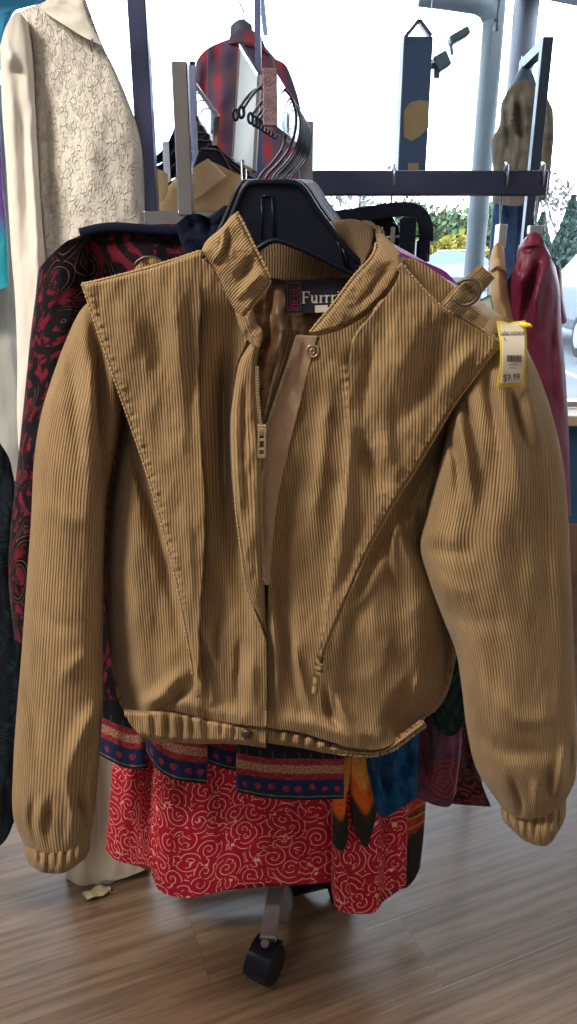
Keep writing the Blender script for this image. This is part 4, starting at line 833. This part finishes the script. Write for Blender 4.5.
fm = NT('black_flower_band_print'); x_ = fm.xyz(fm.uv()); v_ = x_[1]; nz_ = fm.noise(fm.uv(), 70, 3)
c_ = fm.mix(fm.ramp(v_, .115, .120), (.006, .006, .008), fm.mix(fm.ramp(nz_, .42, .5), (.02, .03, .012), (.40, .012, .014)))
c_ = fm.mix(fm.ramp(fm.M('ABSOLUTE', fm.M('SUBTRACT', fm.M('FRACT', fm.M('MULTIPLY', fm.M('ADD', v_, fm.M('MULTIPLY', x_[0], .3)), 42)), .5)), .08, .14, fm.ramp(v_, .118, .125), 0), c_, (.34, .24, .05))
c_ = fm.mix(fm.ramp(v_, .175, .185), c_, fm.mix(fm.ramp(nz_, .5, .56), (.50, .015, .012), (.42, .22, .03)))
fm.bsdf(c_, .7)
fs_ = thing('flower_band_skirt', 'black skirt with red flowers and yellow bands right of the red swirl skirt', 'skirt', V(415, 870, 1.32))
body('skirt_panel', ([(380, 600), (424, 600)], [(396, 889), (406, 888), (414, 880), (420, 868)], [(380, 600), (390, 760), (396, 889)], [(424, 600), (427, 760), (424, 830), (420, 868)], 90), 1.30, .02, fm.m, fs_, n=50, rel=dict(noise=(.005, 14, 60)))
bk = thing('black_skirt', 'plain black skirt hem showing behind the red swirl skirt', 'skirt', V(320, 890, 1.36))
body('skirt_panel', ([(160, 640), (250, 636), (360, 640)], [(153, 869), (220, 876), (287, 880), (292, 896), (304, 893), (318, 888), (328, 889), (334, 906), (352, 902)], [(160, 640), (154, 760), (153, 869)], [(360, 640), (360, 760), (352, 902)], 90), 1.345, .022, F_['black'], bk, n=120, rel=dict(noise=(.006, 20, 60)))
wp = thing('white_skirt', 'long off-white skirt below the left sleeve reaching nearly to the floor', 'skirt', V(100, 890, 1.35))
body('skirt_panel', ([(60, 560), (110, 556), (160, 560)], [(65, 871), (67, 881), (75, 889), (81, 897), (88, 899), (95, 892), (101, 881), (112, 880), (124, 878), (150, 868)], [(60, 560), (62, 740), (65, 871)], [(160, 560), (155, 740), (150, 868)], 110), 1.43, .04, F_['pants'], wp, n=110,
     rel=dict(creases=[([(84, 760), (83, 895)], 6, .02), ([(98, 740), (100, 880)], 6, -.02), ([(112, 740), (116, 880)], 6, .01), ([(72, 760), (72, 885)], 5, -.012)], noise=(.005, 20, 60)))
lf = thing('crumpled_leaf', 'small pale crumpled leaf on the floor under the white skirt', 'leaf', floor_pt(97, 896))
p = floor_pt(97, 896); m = MB(); g = np.zeros((7, 12, 3))
for j in range(7):
    for i in range(12):
        a = i/11*2-1; w_ = (1-abs(a)**1.6)*.018+.002; b = j/6*2-1
        g[j, i] = (p.x+a*.032+b*w_*.3, p.y+b*w_+.006*a, .004+.010*abs(math.sin(3*a+2*b))+.003*b*b)
m.grid(g); o = m.build('leaf_blade', plain('dry_leaf', (.42, .36, .20), .8, nz=.4, sc=120), lf, smooth=True); o.modifiers.new('t', 'SOLIDIFY').thickness = .001
m = MB(); m.tube([(p.x+.03, p.y+.006, .004), (p.x+.045, p.y+.012, .003)], .001, 6); m.build('leaf_stem', plain('dry_stem', (.35, .28, .15), .8), lf)
# ================================================================== left side: lace jacket and neighbours
lj = thing('lace_jacket', 'ivory lace jacket with plain sheer sleeves at the upper left', 'jacket', V(80, 460, 1.42))
body('body', ([(17, 12), (41, 4), (60, -6), (82, -6), (88, 10)], [(30, 480), (100, 486), (160, 480)], [(17, 12), (26, 60), (30, 140), (30, 300), (30, 480)], [(88, 10), (102, 44), (116, 72), (129, 103), (139, 132), (144, 166), (146, 227), (152, 340), (160, 480)], 160), 1.45, .055, lace_mat(), lj, n=110,
     rel=dict(creases=[([(48, 90), (52, 200), (66, 300)], 6, -.010), ([(40, 130), (44, 220), (56, 320)], 5, .008), ([(90, 120), (96, 240)], 14, .006)], noise=(.006, 30, 60)))
body('sleeve', ([(0, 46), (6, 26), (17, 12), (28, 22)], [(20, 470), (28, 474), (44, 470)], [(0, 46), (2, 110), (6, 166), (11, 250), (15, 300), (17, 356), (17, 420), (20, 470)], [(28, 22), (33, 60), (36, 120), (42, 220), (50, 320), (44, 470)], 130), 1.40, .035, F_['white'], lj, n=60,
     rel=dict(creases=[([(16, 60), (24, 160), (28, 300)], 6, -.008), ([(8, 50), (16, 70)], 5, .01), ([(28, 120), (36, 220), (40, 330)], 4, .007)], noise=(.004, 16, 60)))
body('collar', ([(40, 6), (58, -8), (78, -8), (86, 12)], [(44, 12), (66, 26), (84, 37), (103, 46)], [(40, 6), (41, 9), (44, 12)], [(86, 12), (94, 30), (103, 46)], 24), 1.39, .014, F_['white'], lj, n=40, label='plain fold-down collar', rel=dict(noise=(.003, 14, 14)))
m = MB()
for dx, dy in ((0, 0), (3, -1), (1, 5)): m.tube([V(89+dx, 40+dy, 1.372), V(91+dx, 47+dy, 1.370)], .0011, 6)
m.build('tag_thread', M['ink'], lj)
tg = thing('dyed_blouse', 'blue, purple and teal dyed blouse at the far left edge', 'blouse', V(-20, 280, 1.46))
body('body', ([(-60, -8), (0, -14), (78, -8)], [(-60, 292), (-20, 294), (4, 288), (9, 280)], [(-60, -8), (-62, 140), (-60, 292)], [(78, -8), (40, 4), (16, 10), (4, 40), (0, 90), (2, 170), (6, 220), (9, 280)], 120), 1.56, .022, tie_mat(), tg, n=70, rel=dict(noise=(.004, 20, 50)))
gg = thing('grey_drape', 'grey-green garment hanging behind the ivory sleeve at the left edge', 'garment', V(0, 440, 1.66))
body('body', ([(-50, 80), (0, 84), (20, 90)], [(-30, 500), (0, 490), (22, 476)], [(-50, 80), (-50, 300), (-30, 500)], [(20, 90), (22, 300), (22, 476)], 80), 1.66, .03, F_['grey'], gg, n=60, rel=dict(creases=[([(4, 100), (8, 300), (20, 460)], 5, .012), ([(14, 200), (12, 400)], 4, -.01)], noise=(.005, 16, 60)))
dg = thing('dark_dress', 'long black dress with faint teal print at the lower left edge', 'dress', V(-10, 820, 1.26))
body('body', ([(-60, 420), (-20, 424), (6, 452), (14, 478)], [(-60, 862), (-20, 858), (4, 842), (14, 822)], [(-60, 420), (-64, 640), (-60, 862)], [(14, 478), (24, 560), (28, 700), (14, 822)], 110), 1.24, .04, F_['dteal'], dg, n=70, rel=dict(noise=(.008, 16, 70)))
rl = thing('garment_rail', 'steel garment rail just above the frame over the ivory lace jacket', 'garment rail', V(30, -40, 1.5))
m = MB(); r0 = V(60, -46, 1.25); m.tube([(r0.x+.05, 1.5, r0.z+.05), (-1.5, 1.5, r0.z+.05)], .012, 14); m.build('rail', ch, rl, smooth=True)
m = MB(); m.tube([(-1.48, 1.5, r0.z+.05), (-1.48, 1.5, .0)], .012, 14); m.build('upright', ch, rl, smooth=True)
# ================================================================== behind: plaid shirt, coat, frame, crossbar garments
pk = thing('tall_display_rack', 'slim dark pole with a top rail running up past the plaid shirt', 'garment rack', V(258, 180, 2.05))
q = V(258.5, 90, 2.05); zt = V(245, -14, 2.3).z
m = MB(); m.box((q.x-.0075, 2.0425, 0), (q.x+.0075, 2.0575, zt)); m.build('pole', cd, pk)
m = MB(); m.bar((q.x, 2.0425, zt), (q.x, 2.75, zt), .015, .015); m.build('top_rail', cd, pk)
m = MB(); m.bar((q.x-.2, 2.05, .01), (q.x+.2, 2.05, .01), .04, .02); m.bar((q.x, 2.05, .01), (q.x, 2.5, .01), .04, .02); m.build('foot', cd, pk)
pl = thing('plaid_shirt', 'red and navy plaid flannel shirt hanging against the window', 'shirt', V(250, 190, 2.35))
pm = plaid_mat()
body('body', ([(196, 62), (203, 52), (214, 45), (232, 38), (248, 34), (263, 44), (270, 56), (285, 64), (292, 78)], [(196, 218), (250, 222), (316, 218)], [(196, 62), (193, 100), (193, 150), (196, 218)], [(292, 78), (298, 97), (304, 125), (312, 170), (316, 218)], 90), 2.36, .07, pm, pl, n=90,
     rel=dict(creases=[([(206, 60), (204, 110), (206, 180)], 5, -.02), ([(226, 70), (218, 130), (220, 190)], 7, .016), ([(290, 90), (298, 140), (300, 190)], 6, -.015)], noise=(.010, 20, 40)))
body('collar', ([(230, 36), (240, 30), (252, 30), (262, 38)], [(228, 44), (240, 42), (254, 44), (268, 54)], [(230, 36), (229, 40), (228, 44)], [(262, 38), (265, 46), (268, 54)], 14), 2.30, .03, pm, pl, n=40)
ph = thing('wide_wooden_hanger', 'dark blue-grey broad hanger with a thin wire hook inside the plaid shirt', 'hanger', V(243, 20, 2.33))
body('hanger_body', ([(230.5, 26), (236, 21), (243, 19), (252, 25)], [(230, 44), (242, 44), (253, 44)], [(230.5, 26), (230, 35), (230, 44)], [(252, 25), (253, 35), (253, 44)], 14), 2.33, .03, plain('slate_plastic', (.06, .09, .14), .5), ph, n=30)
zc_ = zt+.0075
m = MB(); hk = [V(244, 21, 2.33), V(244, 12, 2.33), V(240, 4, 2.33), V(238, -4, 2.33)]; hx = hk[-1]
m.tube(hk+[Vector((q.x-.012, 2.33, zc_-.02)), Vector((q.x-.008, 2.33, zc_+.001)), Vector((q.x+.004, 2.33, zc_+.004)), Vector((q.x+.014, 2.33, zc_-.006))], .0022, 8); m.build('hook', M['hook_wire'], ph, smooth=True)
# black square-tube stand at the right
fr_ = thing('square_tube_stand', 'dark square-tube display stand with a bent top arm in front of the grey-brown coat', 'display stand', (V(545, 100, 1.8).x, 1.8, 0))
dkb = plain('dark_blue_steel', (.045, .07, .11), .4, .6)
t0 = V(547, 38, 1.8); m = MB(); m.box((t0.x-.011, 1.789, 0), (t0.x+.011, 1.811, t0.z)); m.build('post', dkb, fr_, bevel=.001)
a1 = V(525.5, 43, 2.0); a1.z = t0.z-.011; m = MB(); m.bar((t0.x, 1.8, t0.z-.011), a1, .022, .022); m.build('top_arm', dkb, fr_, bevel=.001)
m = MB(); m.bar((t0.x, 1.8, .012), (t0.x-.3, 2.3, .012), .04, .024); m.bar((t0.x, 1.8, .012), (t0.x+.3, 2.0, .012), .04, .024); m.build('foot', dkb, fr_)
m = MB(); m.tube([a1+Vector((0, .004, 0)), a1+Vector((0, .004, .022))], .005, 10); m.build('end_pin', ch, fr_)
ct = thing('wool_coat', 'grey-brown wool coat on a dark hanger at the upper right', 'coat', V(522, 190, 1.98))
body('body', ([(501, 104), (506, 94), (514, 84), (526, 80), (537, 88), (547, 98), (553, 110)], [(492, 203), (518, 206), (545, 200)], [(501, 104), (499, 126), (492, 139), (492, 155), (493, 172), (492, 203)], [(553, 110), (554, 132), (552, 157), (549, 189), (545, 200)], 70), 2.0, .07, F_['coat'], ct, n=80,
     rel=dict(creases=[([(514, 95), (512, 120), (518, 142), (512, 170)], 3, .016), ([(524, 90), (526, 130), (530, 170)], 3, .014), ([(505, 100), (508, 130), (506, 160)], 3, -.012), ([(518, 100), (520, 150)], 5, -.02), ([(540, 110), (540, 170)], 5, -.016)], noise=(.008, 10, 20)))
chn = thing('dark_hanger', 'dark blue triangular hanger top inside the grey-brown coat', 'hanger', V(524, 64, 1.98))
body('hanger_body', ([(521, 67), (524, 64.5), (528, 64)], [(513, 84), (524, 84), (538, 90)], [(521, 67), (516, 76), (513, 84)], [(528, 64), (534, 76), (538, 90)], 20), 1.97, .012, plain('blue_plastic', (.05, .12, .22), .35), chn, n=20)
hx = V(525, 66, 1.97); m = MB(); m.tube([hx, Vector((hx.x, hx.y, a1.z-.03)), Vector((a1.x-.012, 1.97, a1.z)), Vector((a1.x-.004, 1.97, a1.z+.0135)), Vector((a1.x+.012, 1.97, a1.z+.004))], .0022, 8); m.build('hook', M['wire'], chn, smooth=True)
jn = thing('denim_trousers', 'dark blue denim trousers hanging below the grey-brown coat behind the crossbar', 'trousers', V(514, 330, 2.1))
for l_ in (([(494, 196), (508, 196), (520, 198)], [(484, 430), (496, 432), (508, 430)], [(494, 196), (491, 225), (487, 300), (484, 430)], [(520, 198), (514, 300), (508, 430)], 50), ([(512, 196), (526, 196), (541, 196)], [(504, 430), (512, 432), (524, 430)], [(512, 196), (506, 300), (504, 430)], [(541, 196), (536, 230), (530, 300), (524, 430)], 50)):
    body('trouser_leg', l_, 2.11+.02*(l_[0][0][0] > 500), .05, F_['denim'], jn, n=40, rel=dict(noise=(.008, 14, 40)))
# garments edge-on on the crossbar
zb = B0.z+.0215
def bar_hook(px, px2, py2, Y2, parent, name='hook'):
    x = float(at(px, 183, 1.5)[0]); e = V(px2, py2, Y2); m = MB()
    m.tube([Vector((x, 1.484, zb-.026)), Vector((x, 1.4865, zb)), Vector((x, 1.4935, zb+.010)), Vector((x, 1.502, zb+.010)), Vector((x, 1.513, zb)), Vector((x, 1.516, zb-.05)), Vector((x*.7+e.x*.3, 1.50, zb-.075)), e], .0022, 8)
    return m.build(name, M['wire'], parent, smooth=True)
ts = thing('tan_shirt', 'plain mustard-tan shirt hanging edge-on from the crossbar left of the maroon shirt', 'shirt', V(505, 330, 1.46))
body('body', ([(492, 250), (496, 244), (500, 243), (504, 247)], [(480, 470), (500, 474), (524, 470)], [(492, 250), (489, 268), (488, 300), (484, 380), (480, 470)], [(504, 247), (507, 275), (513, 300), (524, 318), (532, 340), (524, 470)], 90), 1.46, .10, F_['tan'], ts, n=60,
     rel=dict(creases=[([(498, 262), (500, 300), (516, 330)], 4, .012)], noise=(.006, 12, 30)))
body('collar', ([(491, 262), (498, 258), (505, 262)], [(489, 272), (498, 266), (507, 273)], [(491, 262), (490, 267), (489, 272)], [(505, 262), (506, 267), (507, 273)], 12), 1.43, .085, F_['tan'], ts, n=30)
m = MB(); cp = V(500, 236, 1.46)
m.box((cp.x-.007, 1.44, cp.z-.022), (cp.x+.007, 1.475, cp.z+.02)); th_ = thing('clip_hanger', 'small metal clip hanger holding the mustard-tan shirt', 'hanger', V(505, 200, 1.46)); m.build('clip', M['steel'], th_, bevel=.002); bar_hook(505, 500, 228, 1.46, th_)
ms = thing('maroon_shirt', 'maroon satin shirt hanging edge-on at the right of the crossbar', 'shirt', V(545, 470, 1.47))
body('body', ([(518, 262), (522, 250), (532, 244), (545, 248), (556, 268)], [(530, 516), (550, 520), (571, 516)], [(518, 262), (511, 274), (507, 290), (510, 340), (520, 420), (530, 516)], [(556, 268), (560, 290), (562, 330), (566, 380), (569, 440), (571, 516)], 110), 1.47, .13, F_['maroon'], ms, n=80,
     rel=dict(creases=[([(545, 262), (536, 300), (530, 340)], 5, .02), ([(538, 260), (526, 310), (522, 350)], 4, -.02), ([(556, 280), (552, 340), (556, 420)], 4, -.012), ([(528, 268), (518, 290)], 4, .012)], noise=(.008, 12, 40)))
body('collar', ([(523, 240), (532, 232), (541, 236), (547, 248)], [(516, 260), (526, 254), (540, 250), (552, 262)], [(523, 240), (518, 248), (516, 260)], [(547, 248), (550, 254), (552, 262)], 20), 1.45, .11, F_['maroon'], ms, n=40, rel=dict(creases=[([(524, 246), (540, 244)], 2, .006)], noise=(.003, 8, 8)))
body('sleeve', ([(550, 268), (556, 264), (562, 272)], [(556, 320), (562, 324), (568, 322)], [(550, 268), (554, 296), (556, 320)], [(562, 272), (563, 296), (568, 322)], 30), 1.52, .06, F_['maroon'], ms, n=30)
mh = thing('clip_hanger', 'small metal clip hanger at the top of the maroon shirt', 'hanger', V(536, 220, 1.46)); cp = V(535, 230, 1.46)
m = MB(); m.box((cp.x-.012, 1.45, cp.z-.008), (cp.x+.012, 1.47, cp.z+.008)); m.build('clip', M['steel'], mh, bevel=.002); bar_hook(541, 535, 224, 1.46, mh)
# black skirt hanger with clips
sh = thing('skirt_hanger', 'thick black curved hanger with big clips above the right shoulder of the jacket', 'hanger', V(393, 215, 1.42))
m = MB(); ax_ = spline([(296, 222), (330, 218.5), (365, 214), (395, 209.5), (412, 210), (422, 216), (426, 228), (426, 241)], 30); vs = []
for i, (x, y) in enumerate(ax_):
    d = ax_[min(i+1, 29)]-ax_[max(i-1, 0)]; d /= np.linalg.norm(d); nn = np.array([-d[1], d[0]])*7.4
    for sx, yy in ((-1, 1.405), (1, 1.405), (1, 1.435), (-1, 1.435)): vs.append(V(x+nn[0]*sx, y+nn[1]*sx, yy))
m.add(vs, [(a*4+k, a*4+(k+1) % 4, a*4+4+(k+1) % 4, a*4+4+k) for a in range(29) for k in range(4)]+[(0, 1, 2, 3), (119, 118, 117, 116)]); m.build('hanger_arm', M['black_plastic'], sh, bevel=.002)
bar_hook(393, 393, 212, 1.42, sh)
m = MB(); m.tube([V(382, 237.5, 1.42), V(428, 235, 1.42)], .0022, 8); m.build('clip_rod', M['steel'], sh, smooth=True)
for x0, x1, y0, y1, Y in ((399.5, 417, 217, 259, 1.385), (416, 431, 240, 262, 1.40)):
    m = MB(); a, b = V(x0, y1, Y), V(x1, y0, Y); m.box((a.x, Y, a.z), (b.x, Y+.022, b.z)); m.box((a.x+.004, Y-.006, a.z), (b.x-.004, Y, a.z+(b.z-a.z)*.4)); m.build('clip', M['black_plastic'], sh, bevel=.003)
m = MB(); m.tube([V(387, 244, 1.43), V(387, 230, 1.43), V(389, 225, 1.43), V(393, 224, 1.43), V(397, 227, 1.43), V(398, 243, 1.43)], .004, 8); m.build('clip', M['black_plastic'], sh, smooth=True)
m = MB(); a = V(390, 243, 1.42); b = V(395, 227, 1.42); m.box((a.x, 1.415, a.z), (b.x, 1.42, b.z)); m.build('clip_spring', M['wire'], sh)
s3 = copy_tree(sh); s3.location = sh.location+Vector((-.055, .045, -.008)); s3['label'] = 'second black curved hanger hidden behind the clip hanger, only its wire hook clear'
# green-edged tag near the strap
gtg = thing('green_edged_tag', 'small white tag with a green edge beside the shoulder strap', 'tag', V(486, 302, .97))
m = MB(); q = [V(480, 300, .97), V(490, 295, .97), V(493, 308, .97), V(484, 312, .97)]; m.hexa([q[3], q[2], q[2]+Vector((0, .001, 0)), q[3]+Vector((0, .001, 0)), q[0], q[1], q[1]+Vector((0, .001, 0)), q[0]+Vector((0, .001, 0))]); m.build('card', M['card'], gtg)
m = MB()
for i in range(4): m.bar(q[i], q[(i+1) % 4], .0012, .0022, up=(0, 1, 0))
m.build('green_edge', plain('green_print', (.03, .30, .10), .6), gtg)
# ================================================================== in the window and outside
bx = thing('hanging_box', 'tall dark blue-black box with a tan hexagon patch hung by wires in the window', 'display box', V(415, 172, 2.9))
T0, T1 = V(404, 36, 2.9), V(434.5, 38, 2.9); b0 = V(401.5, 182, 2.9); z0 = b0.z
m = MB(); xc0, xc1 = T0.x, T1.x-.004; m.box((xc0, 2.9, z0), (xc1, 3.0, T0.z)); m.build('case', plain('blue_black_case', (.03, .07, .16), .5, nz=.2, sc=10), bx, bevel=.004)
m = MB(); m.bar((xc0+.006, 2.93, T0.z), (xc0+.052, 2.93, T0.z+.052), .03, .012); m.bar((xc0+.052, 2.93, T0.z+.052), (xc1-.004, 2.93, T0.z+.004), .03, .012); m.build('bracket', ch, bx)
m = MB(); m.tube([(xc0+.012, 2.93, T0.z), (xc0+.028, 2.93, 3.0)], .0016, 6); m.tube([(xc1-.006, 2.93, T0.z), (xc1-.008, 2.93, 3.0)], .0016, 6); m.build('wire', M['wire'], bx)
tanp = plain('tan_print', (.26, .20, .11), .7)
m = MB(); plate(m, [(404, 110), (411, 102), (420, 100), (429, 101), (429, 127), (420, 136), (412, 141), (404, 137)], 2.897, .003); m.build('hexagon_patch', tanp, bx)
m = MB(); plate(m, [(408, 163), (419, 163), (418.5, 172), (408, 172)], 2.897, .003); m.build('small_patch', tanp, bx)
fl = thing('twin_floodlight', 'pale twin floodlight clamped to the right of the hanging dark box', 'floodlight', V(445, 60, 2.95))
lm = plain('pale_blue_metal', (.10, .17, .22), .4, .3)
m = MB(); m.bar(V(435, 66, 2.95), V(448, 58, 2.95), .05, .05, up=(0, 0, 1)); m.build('lamp_head', lm, fl, bevel=.006)
m = MB(); m.bar(V(449, 42, 2.95), V(468, 31, 2.95), .06, .026, up=(0, 0, 1)); m.build('lamp_head', lm, fl, bevel=.006)
m = MB(); m.tube([V(451, 44, 2.95), V(452, 55, 2.95)], .006, 8); m.bar(V(437, 56, 2.95), V(436.5, 78, 2.95), .02, .02, up=(0, 1, 0)); m.tube([V(437, 66, 2.95), V(431, 66, 2.95)], .01, 8); m.build('mount', lm, fl)
dp = thing('downspout', 'pale grey downspout curving down outside the window', 'pipe', (V(480, 200, 4.2).x, 4.2, -.15))
pc = plain('weathered_pipe', (.10, .115, .125), .6, nz=.1, sc=6); pts = [V(420, -6, 4.2), V(452, -2, 4.2), V(478, 2, 4.2), V(488, 8, 4.2), V(493.5, 20, 4.2), V(492.5, 34, 4.2)]
xx = pts[-1].x; m = MB(); m.tube(pts+[Vector((xx, 4.2, z)) for z in (2.6, 2, 1, 0, -.15)], .052, 20); m.build('pipe', pc, dp, smooth=True)
m = MB()
for z in (2.72, 1.6): m.tube([(xx, 4.2, z), (xx, 4.2, z+.03)], .056, 20)
m.build('band', pc, dp)
cq = V(526, 10, 3.9); cn = thing('porch_column', 'grey round metal column outside behind the coat', 'column', (cq.x, 3.9, -.15))
m = MB(); m.tube([(cq.x, 3.9, -.15), (cq.x, 3.9, 3.9)], .056, 28); m.build('shaft', plain('grey_column_paint', (.07, .075, .10), .5, nz=.08, sc=4), cn, smooth=True)
m = MB(); m.box((cq.x-.09, 3.81, -.15), (cq.x+.09, 3.99, -.12)); m.build('base_plate', M['steel'], cn)
cb = thing('canopy_beam', 'grey canopy beam crossing the top right corner outside', 'canopy', V(560, 0, 4.0))
m = MB(); a, b = V(520, -14, 3.75), V(640, 12, 4.6); m.bar(a+(a-b)*.3+Vector((0, 0, .06)), b+(b-a)*.5+Vector((0, 0, .06)), .12, .14); m.build('beam', plain('grey_beam', (.09, .095, .10), .6), cb)
gm = NT('asphalt_lot'); vv = gm.objc(); n1 = gm.noise(vv, 1.2, 4); n2 = gm.noise(vv, 60, 2)
gm.bsdf(gm.mix(gm.ramp(n1, .3, .7), (.055, .062, .075), (.08, .087, .10)), .8, 0, gm.bump(n2, .004))
m = MB(); m.box((-60, WY+.12, -.3), (60, 90, -.15)); o = m.build('parking_lot', gm.m); o['kind'] = 'structure'
m = MB()
for k in range(6): m.box((2+2.6*k-6, 9.6, -.15), (2.1+2.6*k-6, 14.4, -.145))
o = m.build('trim_3', plain('white_line_paint', (.2, .2, .2), .8)); o['kind'] = 'structure'
def make_car(x, y, ang, col, label):
    c = thing('parked_car', label, 'car', (x, y, -.15)); L = 4.5; sec = []
    prof = [(0, .45, .95), (.06, .40, 1.0), (.5, .34, 1.05), (.52, .34, 1.06), (1.0, .34, 1.08), (3.2, .34, 1.0), (4.3, .38, .86), (4.5, .48, .72)]
    def loft(rows, mat, name, par):
        m = MB(); vs = []; n = len(rows[0])
        for r in rows: vs += r
        m.add(vs, [(i*n+k, i*n+(k+1) % n, (i+1)*n+(k+1) % n, (i+1)*n+k) for i in range(len(rows)-1) for k in range(n)]+[tuple(range(n))[::-1], tuple((len(rows)-1)*n+k for k in range(n))])
        return m.build(name, mat, par, bevel=.02)
    R = Matrix.Rotation(ang, 3, 'Z'); W = lambda a, b, z: tuple(R @ Vector((b, a-2.2, z))+Vector((x, y, -.15)))
    body_ = loft([[W(a, -.82, lo), W(a, -.90, lo+.2), W(a, -.86, hi), W(a, .86, hi), W(a, .90, lo+.2), W(a, .82, lo)] for a, lo, hi in prof], plain('car_paint', col, .25, .3), 'car_body', c)
    loft([[W(a, -w, 1.0), W(a, -w+.14*(h-1)*2, h), W(a, w-.14*(h-1)*2, h), W(a, w, 1.0)] for a, h, w in ((.05, 1.10, .80), (.55, 1.52, .82), (2.2, 1.56, .82), (3.15, 1.08, .82))], plain('car_glass', (.10, .14, .17), .08), 'cabin_glass', c)
    loft([[W(a, -.66, h), W(a, -.62, h+.05), W(a, .62, h+.05), W(a, .66, h)] for a, h in ((.50, 1.52), (1.2, 1.56), (2.25, 1.55))], plain('car_roof', col, .25, .3), 'roof', c)
    for sx in (-1, 1):
        m = MB(); m.box((0, 0, 0), (1, 1, 1)); m.v = [W(-.02+.14*vx, sx*(.62+.22*vy), .75+.22*vz) for vx, vy, vz in m.v]; m.build('tail_light', plain('red_lens', (.55, .02, .02), .2), c)
        for a in (.85, 3.55):
            m = MB(); m.tube([W(a, sx*.72, .33), W(a, sx*.90, .33)], .33, 28); wh = m.build('wheel', M['rubber'], c); m = MB(); m.tube([W(a, sx*.89, .33), W(a, sx*.915, .33)], .20, 20); m.build('hub_cap', M['steel'], wh)
p = V(598, 340, 12.2); make_car(p.x+.55, 13.2, math.radians(-4), (.16, .18, .21), 'pale silver car parked outside at the right edge beyond the maroon shirt')
p = V(452, 268, 30); make_car(p.x, 33, math.radians(80), (.2, .21, .22), 'distant white car parked below the yellow autumn shrub')
# trees beyond the lot
def leafmat(n, a, b): return plain(n, tuple((p+q)/2 for p, q in zip(a, b)), .8, nz=.35, sc=1.5)
def tree(px, Y, h, crown, mat, label, kind, nleaf, bare=False, group=None):
    b = Vector((float(at(px, 260, Y)[0]), Y, -.15)); t = thing('tree', label, 'tree', b, group); m = MB(); r = random.Random(int(px*7+Y))
    tips = []
    def br(p, d, L, rad, lv):
        q = p+d*L; m.tube([p, p.lerp(q, .5)+Vector((r.uniform(-1, 1), r.uniform(-1, 1), 0))*L*.05, q], [rad, rad*.8, rad*.6], 6, cap=False); tips.append(q)
        if lv > 0:
            for k in range(3 if lv > 1 else 4):
                nd = (d+Vector((r.uniform(-1, 1), r.uniform(-1, 1), r.uniform(-.2, .7)))*.8).normalized(); br(p.lerp(q, r.uniform(.5, 1)), nd, L*r.uniform(.55, .8), rad*.5, lv-1)
    br(b, Vector((0, 0, 1)), h*.38, h*.022, 4 if bare else 3)
    m.build('trunk', plain('bark', (.16, .14, .13), .9), t)
    if nleaf:
        m = MB()
        for k in range(nleaf):
            if kind == 'cone':
                u = r.random(); z = h*(.1+.9*u); R = crown*(1-u)*r.uniform(.3, 1)**.5; a = r.uniform(0, 6.28); c = b+Vector((R*math.cos(a), R*math.sin(a), z-R*.15))
            else:
                tp = tips[r.randrange(len(tips))]; c = tp+Vector((r.gauss(0, 1), r.gauss(0, 1), r.gauss(0, .8)))*crown*.3
            s_ = r.uniform(.12, .26); a = Vector((r.gauss(0, 1), r.gauss(0, 1), r.gauss(0, 1))).normalized(); e = a.orthogonal().normalized(); f = a.cross(e)
            m.add([c-e*s_, c-f*s_*.6, c+e*s_, c+f*s_*.6], [(0, 1, 2, 3)])
        m.build('crown', mat, t)
G1 = leafmat('green_leaves', (.045, .075, .025), (.08, .12, .05)); G2 = leafmat('dark_needles', (.025, .05, .045), (.045, .075, .06)); G3 = leafmat('yellow_leaves', (.16, .13, .008), (.22, .18, .02)); G4 = leafmat('sparse_brown_leaves', (.10, .085, .07), (.13, .11, .09))
for px, Y, h in ((345, 56, 7.2), (392, 62, 7), (556, 58, 7.2)): tree(px, Y, h, 1.6, G4, 'thin nearly bare tree beyond the parking lot', 'round', 260, True, 'nearly bare trees beyond the lot')
for px, Y, h in ((316, 38, 3.3), (364, 46, 3.5), (408, 46, 3.7), (484, 44, 3.4), (446, 56, 4.4), (620, 44, 3.6)): tree(px, Y, h, 1.7, G1, 'bushy green tree beyond the parking lot', 'round', 3800, False, 'bushy green trees beyond the lot')
for px, Y, h in ((566, 43, 4.3), (538, 51, 3.8), (596, 50, 4.8)): tree(px, Y, h, 1.3, G2, 'dark conifer at the right beyond the parking lot', 'cone', 2600, False, 'dark conifers at the right beyond the lot')
for px, Y, h in ((448, 37, 1.9), (472, 38, 2.0), (425, 38, 1.9)): tree(px, Y, h, 1.1, G3, 'low yellow autumn shrub beyond the parking lot', 'round', 1800, False, 'yellow autumn shrubs')
hd = MB(); hd.box((-60, 60, -.15), (60, 62, 1.4)); hd.build('hedge', G1)['kind'] = 'structure'
SC.objects['hedge'].name = 'trim_4'
